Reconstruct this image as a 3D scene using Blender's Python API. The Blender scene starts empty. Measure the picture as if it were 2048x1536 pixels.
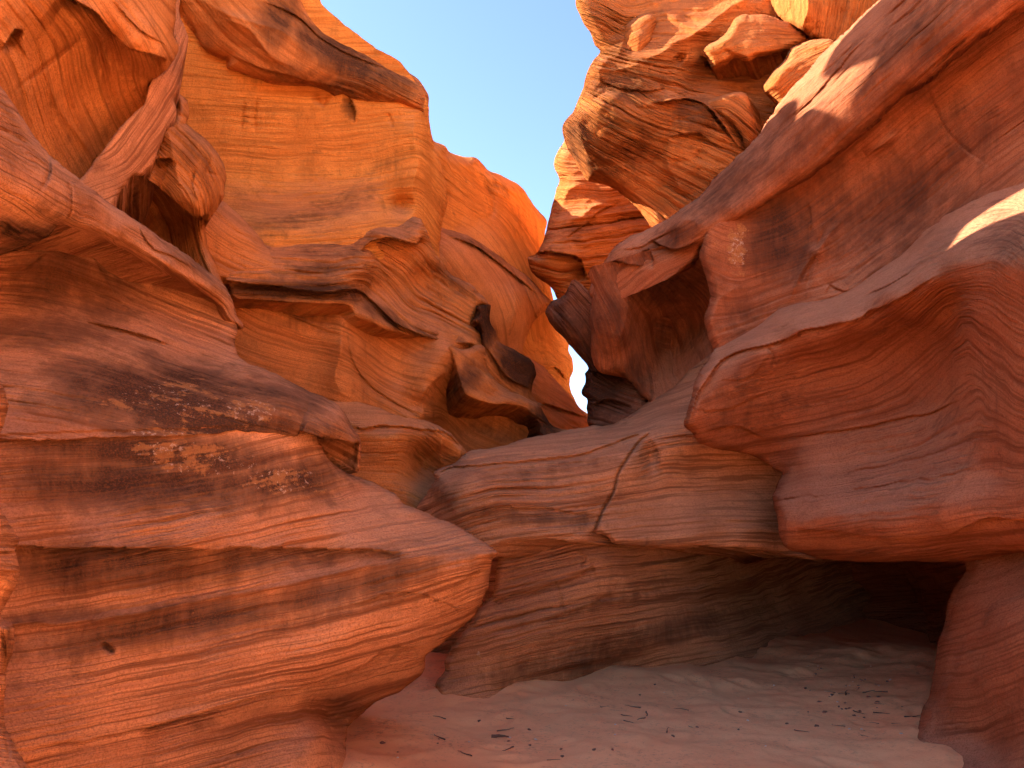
import bpy, math, random
import numpy as np

# ------------------------------------------------------------------ camera, world, sun, exposure
SC = bpy.context.scene
PITCH = math.radians(10.0)
FPX = 1490.0                      # focal length in pixels of the 2048 px wide photograph
CAMZ = 1.6
SUN_AZ, SUN_EL = math.radians(-72.0), math.radians(34.0)   # azimuth from +Y (minus = to the left)
cam_d = bpy.data.cameras.new('camera')
cam = bpy.data.objects.new('camera', cam_d)
SC.collection.objects.link(cam)
cam.location = (0, 0, CAMZ)
cam.rotation_euler = (math.radians(90) + PITCH, 0, 0)
cam_d.angle = 2 * math.atan(1024 / FPX)
cam_d.clip_start, cam_d.clip_end = 0.05, 3000
SC.camera = cam

W = bpy.data.worlds.new('World'); SC.world = W; W.use_nodes = True
nt = W.node_tree
bg = nt.nodes['Background']
sky = nt.nodes.new('ShaderNodeTexSky'); sky.sky_type = 'NISHITA'; sky.sun_disc = False
sky.sun_elevation = SUN_EL; sky.sun_rotation = SUN_AZ
sky.air_density = 0.75; sky.dust_density = 0.15; sky.ozone_density = 1.0
nt.links.new(sky.outputs[0], bg.inputs[0]); bg.inputs[1].default_value = 0.072

sl = bpy.data.lights.new('sun', 'SUN'); sl.energy = 5.0; sl.angle = math.radians(0.5); sl.color = (1.0, 0.93, 0.80)
so = bpy.data.objects.new('sun', sl); SC.collection.objects.link(so)
sd = np.array([math.sin(SUN_AZ) * math.cos(SUN_EL), math.cos(SUN_AZ) * math.cos(SUN_EL), math.sin(SUN_EL)])
from mathutils import Vector
so.rotation_euler = Vector(sd).to_track_quat('Z', 'Y').to_euler()
so.location = (0, 0, 40)

SC.view_settings.view_transform = 'Standard'
SC.view_settings.look = 'None'
SC.view_settings.exposure = 2.68
SC.view_settings.gamma = 1.0
SC.render.engine = 'CYCLES'
SC.cycles.max_bounces = 12
SC.cycles.diffuse_bounces = 8
SC.cycles.glossy_bounces = 2
SC.cycles.caustics_reflective = False
SC.cycles.caustics_refractive = False
SC.cycles.use_denoising = True
SC.cycles.adaptive_threshold = 0.02
SC.cycles.sample_clamp_indirect = 8.0

# ------------------------------------------------------------------ small numpy toolbox
CP, SP = math.cos(PITCH), math.sin(PITCH)

def at(px, py, d):
    """world point seen at pixel (px,py) of the photograph, d metres along the optical axis"""
    u = (np.asarray(px, float) - 1024) / FPX; v = (np.asarray(py, float) - 768) / FPX
    d = np.asarray(d, float)
    return np.stack([u * d, d * (CP + v * SP), CAMZ + d * (SP - v * CP)], -1)

def hash3(i, j, k, seed):
    h = (i.astype(np.int64) * 374761393 + j.astype(np.int64) * 668265263 + k.astype(np.int64) * 2147483647 + seed * 1274126177) & 0xFFFFFFFF
    h = ((h ^ (h >> 13)) * 1274126177) & 0xFFFFFFFF
    h = (h ^ (h >> 16)) & 0xFFFF
    return h / 32767.5 - 1.0

def vnoise(P, seed=0):
    F = np.floor(P); f = P - F; I = F.astype(np.int64)
    w = f * f * f * (f * (f * 6 - 15) + 10)
    o = 0
    for a in (0, 1):
        wa = w[:, 0] if a else 1 - w[:, 0]
        for b in (0, 1):
            wb = w[:, 1] if b else 1 - w[:, 1]
            for c in (0, 1):
                wc = w[:, 2] if c else 1 - w[:, 2]
                o = o + wa * wb * wc * hash3(I[:, 0] + a, I[:, 1] + b, I[:, 2] + c, seed)
    return o

def fbm(P, octs, seed=0, gain=0.5):
    o = 0; a = 1.0
    for k in range(octs):
        o = o + a * vnoise(P * (2.03 ** k) + 17.3 * k, seed + k); a *= gain
    return o

def n1(x, seed):
    i = np.floor(x); f = x - i; w = f * f * (3 - 2 * f); z = np.zeros_like(i)
    return hash3(i, z, z, seed) * (1 - w) + hash3(i + 1, z, z, seed) * w

def spline(pts, closed, step):
    """Catmull-Rom through pts (k columns), sampled about every `step` px"""
    P = np.array(pts, float); n = len(P); out = []
    for i in range(n if closed else n - 1):
        p1, p2 = P[i], P[(i + 1) % n]
        p0 = P[(i - 1) % n] if closed or i > 0 else 2 * p1 - p2
        p3 = P[(i + 2) % n] if closed or i < n - 2 else 2 * p2 - p1
        L = math.hypot(*(p2 - p1)[:2]); m = max(1, int(L / step))
        # limit tangents so short segments next to long ones do not overshoot
        t1 = (p2 - p0) * 0.5; t2 = (p3 - p1) * 0.5
        for t in (t1, t2):
            l = math.hypot(t[0], t[1])
            if l > L * 1.0: t *= L / l
        s = (np.arange(m) / m)[:, None]
        out.append((2*s**3 - 3*s**2 + 1) * p1 + (s**3 - 2*s**2 + s) * t1 + (-2*s**3 + 3*s**2) * p2 + (s**3 - s**2) * t2)
    if not closed: out.append(P[-1:])
    return np.concatenate(out)

def tps(ctrl, X, Y):
    C = np.array(ctrl, float); S = 400.0
    c = C[:, :2] / S; n = len(c)
    def U(r2): return 0.5 * r2 * np.log(r2 + 1e-9)
    K = U(((c[:, None] - c[None]) ** 2).sum(-1)) + np.eye(n) * 2e-3
    Pm = np.c_[np.ones(n), c]
    A = np.zeros((n + 3, n + 3)); A[:n, :n] = K; A[:n, n:] = Pm; A[n:, :n] = Pm.T
    w = np.linalg.solve(A, np.r_[C[:, 2], 0, 0, 0])
    g = np.c_[X, Y] / S
    r2 = np.maximum((g ** 2).sum(1)[:, None] + (c ** 2).sum(1)[None] - 2 * g @ c.T, 0)
    return U(r2) @ w[:n] + w[n] + g @ w[n + 1:]

def inside(poly, X, Y):
    r = np.zeros(X.shape, bool); n = len(poly)
    xs = X[0]
    for j in range(X.shape[0]):
        y = Y[j, 0]; y1 = poly[:, 1]; y2 = np.roll(y1, -1); x1 = poly[:, 0]; x2 = np.roll(x1, -1)
        m = (y1 <= y) != (y2 <= y)
        if m.any():
            xc = np.sort(x1[m] + (y - y1[m]) / (y2[m] - y1[m]) * (x2[m] - x1[m]))
            r[j] = (np.searchsorted(xc, xs) % 2) == 1
    return r

def nearest(B, X, Y):
    idx = np.zeros(len(X), int); ds = np.zeros(len(X))
    g = np.c_[X, Y]; b2 = (B ** 2).sum(1)
    for a in range(0, len(g), 20000):
        q = g[a:a + 20000]
        d2 = (q ** 2).sum(1)[:, None] + b2[None] - 2 * q @ B.T
        i = d2.argmin(1); idx[a:a + 20000] = i
        ds[a:a + 20000] = np.sqrt(np.maximum(d2[np.arange(len(q)), i], 0))
    return idx, ds

def polydist(pts, X, Y):
    """signed distance to an open polyline (+ = right-hand side, i.e. below a left-to-right line) and the arc position"""
    P = spline(pts, False, 14); best = np.full(len(X), 1e9); sg = np.zeros(len(X)); tt = np.zeros(len(X)); L = 0
    for a, b in zip(P[:-1], P[1:]):
        d = b - a; l = math.hypot(*d)
        if l < 1e-6: continue
        t = np.clip(((X - a[0]) * d[0] + (Y - a[1]) * d[1]) / l ** 2, 0, 1)
        dist = np.hypot(X - a[0] - t * d[0], Y - a[1] - t * d[1])
        cr = (d[0] * (Y - a[1]) - d[1] * (X - a[0]))
        m = dist < best
        best[m] = dist[m]; sg[m] = np.sign(cr[m]); tt[m] = L + t[m] * l
        L += l
    return best * np.where(sg == 0, 1, sg), tt, L

def poisson(strokes, x0, y0, nx, ny, step):
    """bedding coordinate whose level lines follow the strokes (least squares over the grid)"""
    pts = []
    for s in strokes:
        P = spline(s, False, 16)
        d = np.diff(P, axis=0); l = np.hypot(d[:, 0], d[:, 1])[:, None] + 1e-9
        pts.append(np.c_[(P[:-1] + P[1:]) / 2, d / l])
    S = np.concatenate(pts)
    k = 5; cx = x0 + np.arange(nx // k + 2) * step * k; cy = y0 + np.arange(ny // k + 2) * step * k
    X, Y = np.meshgrid(cx, cy); q = np.c_[X.ravel(), Y.ravel()]
    d2 = (q ** 2).sum(1)[:, None] + (S[:, :2] ** 2).sum(1)[None] - 2 * q @ S[:, :2].T
    w = 1 / (np.maximum(d2, 0) + 120.0) ** 1.6
    co = w @ S[:, 2:]; co /= np.hypot(co[:, 0], co[:, 1])[:, None] + 1e-12
    co = co.reshape(len(cy), len(cx), 2)
    fx = np.arange(nx) / k; fy = np.arange(ny) / k; ix = fx.astype(int); iy = fy.astype(int)
    ax = (fx - ix)[None, :, None]; ay = (fy - iy)[:, None, None]
    r0 = co[iy][:, ix] * (1 - ax) + co[iy][:, ix + 1] * ax; r1 = co[iy + 1][:, ix] * (1 - ax) + co[iy + 1][:, ix + 1] * ax
    acc = (r0 * (1 - ay) + r1 * ay).reshape(-1, 2)
    acc /= np.hypot(acc[:, 0], acc[:, 1])[:, None] + 1e-12
    gx = (-acc[:, 1]).reshape(ny, nx); gy = acc[:, 0].reshape(ny, nx)
    div = np.zeros((ny, nx))
    hx = (gx[:, 1:] + gx[:, :-1]) / 2 * step; hy = (gy[1:] + gy[:-1]) / 2 * step
    div[:, :-1] += hx; div[:, 1:] -= hx; div[:-1] += hy; div[1:] -= hy
    E = np.concatenate([div, div[:, ::-1]], 1); E = np.concatenate([E, E[::-1]], 0)
    F = np.fft.rfft2(E)
    ky = 2 * np.cos(np.pi * np.arange(2 * ny) / ny) - 2; kx = 2 * np.cos(np.pi * np.arange(F.shape[1]) / nx) - 2
    den = ky[:, None] + kx[None]; den[0, 0] = 1
    F /= den; F[0, 0] = 0
    return np.fft.irfft2(F, s=E.shape)[:ny, :nx]

# ------------------------------------------------------------------ materials
def sandstone(name, deep, pale,  varnish=(0.055, 0.026, 0.018), dust=(0.62, 0.27, 0.15), bump=1.0, dustamt=0.5, contrast=1.0):
    m = bpy.data.materials.new(name); m.use_nodes = True; t = m.node_tree; N = t.nodes; Lk = t.links
    N.clear()
    out = N.new('ShaderNodeOutputMaterial'); pb = N.new('ShaderNodeBsdfDiffuse')
    Lk.new(pb.outputs[0], out.inputs[0])
    pb.inputs['Roughness'].default_value = 0.6
    def attr(n):
        a = N.new('ShaderNodeAttribute'); a.attribute_name = n; return a.outputs['Fac']
    def math_(op, a, b=None, c=None, clamp=False):
        q = N.new('ShaderNodeMath'); q.operation = op; q.use_clamp = clamp
        for i, v in enumerate((a, b, c)):
            if v is None: continue
            if isinstance(v, (int, float)): q.inputs[i].default_value = v
            else: Lk.new(v, q.inputs[i])
        return q.outputs[0]
    def noise3(scale, detail=4, rough=0.55, vec=None, dist=0.0):
        q = N.new('ShaderNodeTexNoise'); q.inputs['Scale'].default_value = scale; q.inputs['Detail'].default_value = detail
        q.inputs['Roughness'].default_value = rough; q.inputs['Distortion'].default_value = dist
        Lk.new(vec if vec else tc.outputs['Object'], q.inputs['Vector'])
        return q.outputs['Fac']
    def bednoise(freq, detail, along, seed):
        """streaks: fast across the beds, slow along them"""
        v = N.new('ShaderNodeCombineXYZ')
        Lk.new(math_('MULTIPLY_ADD', bedw, freq, seed), v.inputs[0])
        sx = N.new('ShaderNodeSeparateXYZ'); Lk.new(tc.outputs['Object'], sx.inputs[0])
        Lk.new(math_('MULTIPLY', math_('ADD', sx.outputs[0], sx.outputs[2]), along), v.inputs[1])
        Lk.new(math_('MULTIPLY', sx.outputs[1], along), v.inputs[2])
        q = N.new('ShaderNodeTexNoise'); q.inputs['Scale'].default_value = 1.0; q.inputs['Detail'].default_value = detail
        q.inputs['Roughness'].default_value = 0.6
        Lk.new(v.outputs[0], q.inputs['Vector'])
        return q.outputs['Fac']
    def ramp(v, stops):
        r = N.new('ShaderNodeValToRGB'); e = r.color_ramp.elements
        while len(e) < len(stops): e.new(0.5)
        for k, (p, c) in zip(e, stops):
            k.position = p; k.color = (c, c, c, 1) if isinstance(c, (int, float)) else (*c, 1)
        Lk.new(v, r.inputs[0]); return r.outputs[0]
    def mix(f, a, b, mode='MIX'):
        q = N.new('ShaderNodeMix'); q.data_type = 'RGBA'; q.blend_type = mode
        for s, v in ((q.inputs[0], f), (q.inputs[6], a), (q.inputs[7], b)):
            if isinstance(v, (int, float)): s.default_value = v
            elif isinstance(v, tuple): s.default_value = (*v, 1)
            else: Lk.new(v, s)
        return q.outputs[2]
    tc = N.new('ShaderNodeTexCoord')
    warp = noise3(2.2, 3)
    bedw = math_('MULTIPLY_ADD', warp, 7.0, attr('bed'))
    wide = bednoise(0.016, 2, 0.15, 3.1)
    mid = bednoise(0.062, 3, 0.30, 7.7)
    fine = bednoise(0.19, 3, 0.7, 1.3)
    col = mix(ramp(wide, [(0.3, 0.0), (0.7, 1.0)]), deep, pale)
    c2 = mix(math_('MULTIPLY', ramp(mid, [(0.38, 0.0), (0.66, 1.0)]), 0.70 * contrast), col, tuple(min(1, 1.12 * x) for x in pale))
    dk = ramp(fine, [(0.40, 1.0), (0.48, 0.0)])
    lt = ramp(fine, [(0.55, 0.0), (0.62, 1.0)])
    bd = ramp(mid, [(0.38, 1.0), (0.46, 0.0)])
    c2 = mix(math_('MULTIPLY', bd, 0.75 * contrast), c2, tuple(0.50 * x for x in deep))
    c3 = mix(math_('MULTIPLY', dk, 0.72 * contrast), c2, tuple(0.36 * x for x in deep))
    c3 = mix(math_('MULTIPLY', lt, 0.55 * contrast), c3, tuple(min(.95, 1.22 * x) for x in pale))
    mot = noise3(1.6, 6, 0.62)
    c4 = mix(math_('MULTIPLY', ramp(mot, [(0.42, 0.0), (0.70, 1.0)]), 0.60), c3, tuple(0.68 * x for x in deep))
    # windblown dust on faces that look up
    ge = N.new('ShaderNodeNewGeometry'); sn = N.new('ShaderNodeSeparateXYZ'); Lk.new(ge.outputs['Normal'], sn.inputs[0])
    up = ramp(sn.outputs[2], [(0.30, 0.0), (0.80, 1.0)])
    c5 = mix(math_('MULTIPLY', up, dustamt), c4, dust)
    # desert varnish, also shade painted dark on the recess and spire
    sn1 = noise3(3.0, 7, 0.68)
    mp = N.new('ShaderNodeMapping'); mp.inputs['Scale'].default_value = (9.0, 9.0, 1.1); Lk.new(tc.outputs['Object'], mp.inputs[0])
    sn2 = noise3(1.0, 5, 0.7, mp.outputs[0])
    st = math_('ADD', attr('stain_shade'), math_('MULTIPLY_ADD', sn1, 1.1, -0.55))
    st = math_('ADD', st, math_('MULTIPLY_ADD', sn2, 0.9, -0.45))
    st = math_('ADD', st, math_('MULTIPLY_ADD', fine, 1.1, -0.55))
    stf = math_('MULTIPLY', ramp(st, [(0.10, 0.0), (0.45, 0.55), (0.95, 1.0)]), 0.95)
    c6 = mix(stf, c5, varnish)
    # pale lichen crusts
    vo = N.new('ShaderNodeTexVoronoi'); vo.inputs['Scale'].default_value = 9.0; Lk.new(tc.outputs['Object'], vo.inputs['Vector'])
    li = math_('ADD', attr('lichen'), math_('MULTIPLY_ADD', noise3(10.0, 7, 0.75), 2.0, -1.27))
    li = math_('ADD', li, math_('MULTIPLY_ADD', mid, 1.3, -0.65))
    li = math_('SUBTRACT', li, math_('MULTIPLY', vo.outputs['Distance'], 0.35))
    c7 = mix(math_('MULTIPLY', ramp(li, [(0.30, 0.0), (0.46, 1.0)]), 0.62), c6, (0.52, 0.205, 0.072))
    li2 = math_('ADD', attr('lichen'), math_('MULTIPLY_ADD', noise3(23.0, 6, 0.75), 2.2, -1.35))
    c8 = mix(math_('MULTIPLY', ramp(li2, [(0.68, 0.0), (0.74, 1.0)]), 0.6), c7, (0.66, 0.43, 0.31))
    grain = noise3(85.0, 3, 0.65)
    c9 = mix(math_('MULTIPLY', ramp(grain, [(0.38, 1.0), (0.52, 0.0)]), 0.45), c8, tuple(0.5 * x for x in deep))
    Lk.new(c9, pb.inputs['Color'])
    # relief finer than the mesh
    pit = noise3(20.0, 5, 0.65)
    h = math_('ADD', math_('MULTIPLY', fine, 1.5), math_('MULTIPLY', mid, 1.3))
    h = math_('MULTIPLY', h, attr('rib'))
    h = math_('ADD', h, math_('MULTIPLY', grain, 0.22)); h = math_('ADD', h, math_('MULTIPLY', pit, 0.75))
    bp = N.new('ShaderNodeBump'); bp.inputs['Strength'].default_value = 0.9 * bump; bp.inputs['Distance'].default_value = 0.05
    Lk.new(h, bp.inputs['Height']); Lk.new(bp.outputs[0], pb.inputs['Normal'])
    return m

RED = sandstone('red sandstone', (0.52, 0.172, 0.070), (0.69, 0.290, 0.130))
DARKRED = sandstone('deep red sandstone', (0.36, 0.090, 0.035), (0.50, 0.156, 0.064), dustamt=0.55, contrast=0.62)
ORANGE = sandstone('orange sandstone', (0.60, 0.175, 0.044), (0.73, 0.265, 0.078), dustamt=0.45, contrast=0.62)
GOLD = sandstone('golden sandstone', (0.74, 0.235, 0.046), (0.85, 0.35, 0.080), dustamt=0.40, contrast=0.50)
SHADE_BROWN = sandstone('brown shade-toned sandstone', (0.22, 0.068, 0.034), (0.32, 0.11, 0.055), dustamt=0.30)  # dark tone of the block in shadow, put into the colour
PALE_ROCK = sandstone('pale sandstone', (0.62, 0.31, 0.16), (0.74, 0.42, 0.24), dustamt=0.3)  # only on the unseen masses, pale to lighten their bounced light
RUGGED = sandstone('rugged brown sandstone', (0.52, 0.145, 0.040), (0.68, 0.235, 0.064), dustamt=0.35, bump=1.5, contrast=0.6)

# ------------------------------------------------------------------ scene graph helpers
def link(o, parent=None):
    SC.collection.objects.link(o)
    if parent is not None: o.parent = parent
    return o

def tag(o, label, cat, group=None):
    o['label'] = label; o['category'] = cat
    if group: o['group'] = group
    return o

def thing(name, label, cat, loc, group=None):
    o = bpy.data.objects.new(name, None); link(o); o.empty_display_size = 0.3
    o.location = loc
    return tag(o, label, cat, group)

def mesh_obj(name, V, F, mat, parent=None, attrs=None, origin=None):
    """V (n,3), F (m,4) with -1 in the last column for a triangle"""
    org = np.array(parent.location) if parent is not None else (np.array(origin) if origin is not None else np.zeros(3))
    me = bpy.data.meshes.new(name)
    V = np.asarray(V, float) - org
    cnt = np.where(F[:, 3] < 0, 3, 4); loops = F.ravel(); loops = loops[loops >= 0]
    me.vertices.add(len(V)); me.vertices.foreach_set('co', V.astype(np.float32).ravel())
    me.loops.add(len(loops)); me.loops.foreach_set('vertex_index', loops.astype(np.int32))
    me.polygons.add(len(F)); st = np.r_[0, np.cumsum(cnt)[:-1]]
    me.polygons.foreach_set('loop_start', st.astype(np.int32))
    me.polygons.foreach_set('use_smooth', np.ones(len(F), bool))
    for k, v in (attrs or {}).items():
        a = me.attributes.new(k, 'FLOAT', 'POINT'); a.data.foreach_set('value', np.asarray(v, np.float32))
    me.update(calc_edges=True); me.validate()
    me.materials.append(mat)
    o = bpy.data.objects.new(name, me); link(o, parent)
    if parent is None: o.location = org
    return o

RCOUNT = [0]
def rock(name, outline, ctrl, mat, parent=None, feats=(), strokes=None, roll=(26, 0.6), push=(0, 2, 0), sa=1.0, ra=1.0,
         stain_shade=(), lichen=(), step=2.2, rib=1.0, jit=1.6, origin=None, crag=0.0):
    """A solid piece of rock: its outline and depth net (both given where the eye sees them) become a relief with real
    distance, its rim rolls back, and the body behind is closed at `push` metres."""
    RCOUNT[0] += 1; seed = RCOUNT[0] * 13
    O = spline([(p[0], p[1], p[2] if len(p) > 2 else 1.0) for p in outline], True, 4)
    k = np.arange(len(O)); seg = np.hypot(*(np.roll(O, -1, 0) - O)[:, :2].T); s = np.cumsum(seg)
    for wl, am in ((46, 1.5), (19, 0.9), (8, 0.5)):
        O[:, 0] += n1(s / wl, seed + wl) * am * jit; O[:, 1] += n1(s / wl + 91, seed + wl + 5) * am * jit
    O[:, 2] = np.clip(O[:, 2], 0, 1)
    x0, y0 = O[:, 0].min() - 2 * step, O[:, 1].min() - 2 * step
    nx = int((O[:, 0].max() - x0) / step) + 3; ny = int((O[:, 1].max() - y0) / step) + 3
    X, Y = np.meshgrid(x0 + np.arange(nx) * step, y0 + np.arange(ny) * step)
    IN = inside(O[:, :2], X, Y)
    cell = (IN[:-1, :-1].astype(int) + IN[1:, :-1] + IN[:-1, 1:] + IN[1:, 1:]) >= 2
    use = np.zeros_like(IN)
    use[:-1, :-1] |= cell; use[1:, :-1] |= cell; use[:-1, 1:] |= cell; use[1:, 1:] |= cell
    idx = np.full(IN.shape, -1); idx[use] = np.arange(use.sum())
    gx, gy = X[use].copy(), Y[use].copy()
    kk = int(48 / step) + 1
    cs = np.pad(np.cumsum(np.cumsum(np.pad(IN, ((kk + 1, kk), (kk + 1, kk))).astype(np.int64), 0), 1), 0)
    w = 2 * kk + 1
    full = cs[w:, w:] - cs[:-w, w:] - cs[w:, :-w] + cs[:-w, :-w]
    deep = (full[:ny, :nx] == w * w)[use]
    near = np.zeros(len(gx), int); dist = np.full(len(gx), 99.0)
    near[~deep], dist[~deep] = nearest(O[:, :2], gx[~deep], gy[~deep])
    # open edges of the grid snap to the outline
    q = np.stack([idx[:-1, :-1], idx[1:, :-1], idx[1:, 1:], idx[:-1, 1:]], -1)[cell]
    e = np.concatenate([q[:, [0, 1]], q[:, [1, 2]], q[:, [2, 3]], q[:, [3, 0]]])
    n = len(gx); key = np.minimum(e[:, 0], e[:, 1]) * n + np.maximum(e[:, 0], e[:, 1])
    u, inv, c = np.unique(key, return_inverse=True, return_counts=True)
    be = e[c[inv] == 1]
    bv = np.unique(be)
    snap = np.zeros(n, bool); snap[bv] = True
    snap &= dist < 2.2 * step
    gx[snap] = O[near[snap], 0]; gy[snap] = O[near[snap], 1]
    din = np.where(snap, 0, dist)
    d = tps(ctrl, gx, gy)
    d = np.maximum(d, 0.8)
    dm = float(np.median(d)); pm = dm / FPX           # metres per pixel here
    wob = fbm(np.c_[gx, gy, np.zeros(n)] / 60.0, 2, seed + 40)
    for f in feats:
        kd, pts = f[0], f[1]
        if kd == 'B':
            cx, cy, rx, ry, am = pts
            d += am * np.exp(-((gx - cx) / rx) ** 2 - ((gy - cy) / ry) ** 2); continue
        am, w = f[2], f[3]
        sdv, tt, L = polydist(pts, gx + wob * min(4, w * .3), gy + wob * min(4, w * .3))
        fd = f[4] if len(f) > 4 else min(0.25 * L, 60)
        fade = np.clip(np.minimum(tt, L - tt) / max(fd, 1e-3), 0, 1) if fd > 0 else 1.0
        if kd == 'L':   d += am * fade * np.where(sdv >= 0, np.exp(-np.abs(sdv) / w), 0) - 0.35 * am * fade * np.where(sdv < 0, np.exp(-np.abs(sdv) / (w * .6)), 0)
        elif kd == 'C': d += am * fade * np.exp(-(sdv / w) ** 2)
        elif kd == 'R': d -= am * fade * np.exp(-np.abs(sdv) / w)
    P = at(gx, gy, d)
    # bedding
    if strokes: bed = poisson(strokes, x0, y0, nx, ny, step)[use]
    else: bed = Y[use] * 0.97 + X[use] * 0.1
    bed = bed + 4 * fbm(P / (140 * pm), 3, seed + 3)
    patch = np.clip(0.65 + 0.9 * fbm(P / (230 * pm), 2, seed + 9), 0.12, 1.5)
    def layers(b, per, sd_):
        q = b / per + 0.45 * n1(b / (per * 2.7), sd_); i = np.floor(q); f = q - i; z = np.zeros_like(i)
        am = 0.5 + 0.5 * hash3(i, z, z, sd_ + 1); nx_ = 0.5 + 0.5 * hash3(i + 1, z, z, sd_ + 1)
        sh = am * f ** 1.5                                  # each bed swells towards its lower lip ...
        cut = np.clip((f - 0.86) / 0.14, 0, 1)              # ... and is undercut there
        return sh * (1 - cut * cut * (3 - 2 * cut))
    bro = np.clip(0.8 + 0.9 * vnoise(P / (75 * pm), seed + 6), 0.1, 1.7)
    bro2 = np.clip(0.7 + 1.1 * vnoise(P / (45 * pm), seed + 8), 0.0, 1.7)
    bw = bed + 2.5 * fbm(P / (40 * pm), 2, seed + 61)
    g = n1(bed / 40, seed) * 1.6 + 5.0 * layers(bw, 46, seed + 70) * bro + 2.6 * layers(bw, 19, seed + 80) * bro2 + 1.5 * layers(bw, 9.5, seed + 90) * bro2 + 0.9 * layers(bw, 6, seed + 95) * bro
    def grooves(b, per, sd_, w_):
        q = b / per + 0.6 * n1(b / (per * 3.1), sd_); i = np.round(q); z = np.zeros_like(i)
        am = np.clip(hash3(i, z, z, sd_ + 1) * 1.4 - .2, 0, 1)
        return am * np.exp(-((q - i) * per / w_) ** 2)
    g = g - 7.0 * grooves(bw, 31, seed + 110, 2.4) * bro2 - 4.5 * grooves(bw, 13, seed + 120, 1.9) * bro
    if crag:
        for wl, am in ((150, 20), (62, 11), (27, 5)):
            Q = P / (wl * pm) + 0.35 * fbm(P / (wl * .8 * pm), 2, seed + wl)[:, None]
            d = d - crag * pm * am * (np.abs(vnoise(Q, seed + 130 + wl)) ** .75 - .4) * np.clip(din / 14, .1, 1)
    edge = np.clip(din / 10, 0.12, 1)
    d = d - sa * pm * 1.75 * g * patch * edge
    rn = fbm(P / (260 * pm), 3, seed + 11) * 9 + fbm(P / (60 * pm), 3, seed + 15, 0.55) * 2.6
    rg = 1 - np.abs(vnoise(P / (95 * pm), seed + 19)) * 2
    d = d - ra * pm * (rn + 3.0 * np.clip(rg, 0, 1) ** 3 * patch) * edge
    # rim rolls away
    rw, rd = roll
    rw_ = O[near, 2]
    t = np.clip(din / rw, 0, 1)
    d = d + rd * rw_ * (1 - np.sqrt(np.clip(1 - (1 - t) ** 2, 0, 1)))
    P = at(gx, gy, d)
    # masks of surface matter and of painted shade
    def blobs(L):
        v = np.zeros(n)
        for cx, cy, rx, ry, ang, am in L:
            ca, sa_ = math.cos(math.radians(ang)), math.sin(math.radians(ang))
            xx = (gx - cx) * ca + (gy - cy) * sa_; yy = -(gx - cx) * sa_ + (gy - cy) * ca
            v = np.maximum(v, am * np.clip(1.35 - np.sqrt((xx / rx) ** 2 + (yy / ry) ** 2), 0, 1))
        return v
    A = {'bed': bed, 'stain_shade': blobs(stain_shade), 'lichen': blobs(lichen), 'rib': np.clip(rib * patch, 0.1, 1.6) * min(2.4, max(0.7, dm / 5.5))}
    # faces + closed body
    V = [P]; F = [q]
    loop_v = np.unique(be); m = np.full(n, -1); 
    rings = 5; pv = np.array(push, float); base = n; last = np.arange(n)
    nb = len(loop_v); loc = np.full(n, -1); loc[loop_v] = np.arange(nb)
    cen = P[loop_v].mean(0)
    prev = None
    for r in range(1, rings + 1):
        fr = (r / rings) ** 1.5
        ring = P[loop_v] + pv * fr
        ring = ring + (cen + pv * fr - ring) * (0.04 * fr)
        ring += (fbm(ring * 0.9, 3, seed + 50) * 0.10 * fr)[:, None] * np.array([1, 0.3, 1]) * (1 if np.linalg.norm(pv) > 0.5 else 0)
        V.append(ring)
        a, b = be[:, 0], be[:, 1]
        la, lb = loc[a], loc[b]
        if prev is None: F.append(np.stack([b, a, base + la, base + lb], -1))
        else: F.append(np.stack([prev + lb, prev + la, base + la, base + lb], -1))
        prev = base; base += nb
    V.append((cen + pv)[None]); ci = base
    la, lb = loc[be[:, 0]], loc[be[:, 1]]
    F.append(np.stack([prev + lb, prev + la, np.full(len(la), ci), np.full(len(la), -1)], -1))
    for kk in A:
        v = A[kk]; A[kk] = np.concatenate([v] + [v[loop_v]] * rings + [[v.mean()]])
    return mesh_obj(name, np.concatenate(V), np.concatenate(F), mat, parent, A, origin)

def base_pt(px, py, d):
    return tuple(float(x) for x in at(px, py, d))

LEFT = (-2.0, 1.6, 0.1); RIGHT = (2.0, 1.6, 0.1)
# ================================================================== near left: column, buttress, leaning beam
rock('rock_column', [(-300,700,0),(-20,740),(12,790),(14,830),(-5,880),(-8,1000),(22,1048),(36,1075),(30,1100),(38,1140),(22,1190),(2,1230),(27,1248),(28,1300),(12,1345),(10,1440),(34,1500),(60,1545),(80,1650,0),(-300,1650,0)],
     [(-300,760,2.3),(0,800,2.75),(0,900,2.8),(-300,1100,2.2),(0,1060,2.7),(30,1080,2.85),(0,1140,2.62),(30,1140,2.75),(-10,1210,2.75),(10,1260,2.65),(25,1280,2.75),(0,1350,2.7),(0,1440,2.7),(-300,1450,2.15),(30,1520,2.65),(60,1600,2.6),(-300,1640,2.1)],
     RED, roll=(16,0.25), push=(-1.6,0.3,0), strokes=[[(-200,1110),(40,1150)],[(-200,1270),(30,1300)],[(-200,850),(20,860)],[(-200,1480),(40,1510)]],
     feats=[('L',[(-60,1102),(40,1102)],.05,10,0),('L',[(-60,1140),(45,1143)],.04,8,0),('C',[(2,1240),(8,1300),(2,1400),(20,1520)],.06,4)], origin=base_pt(0,1500,2.7), sa=.8, ra=.6, stain_shade=[(14,1290,14,50,0,.6)])
tag(bpy.data.objects['rock_column'], 'narrow stepped sandstone column cut off by the left edge of the picture', 'rock')

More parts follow.
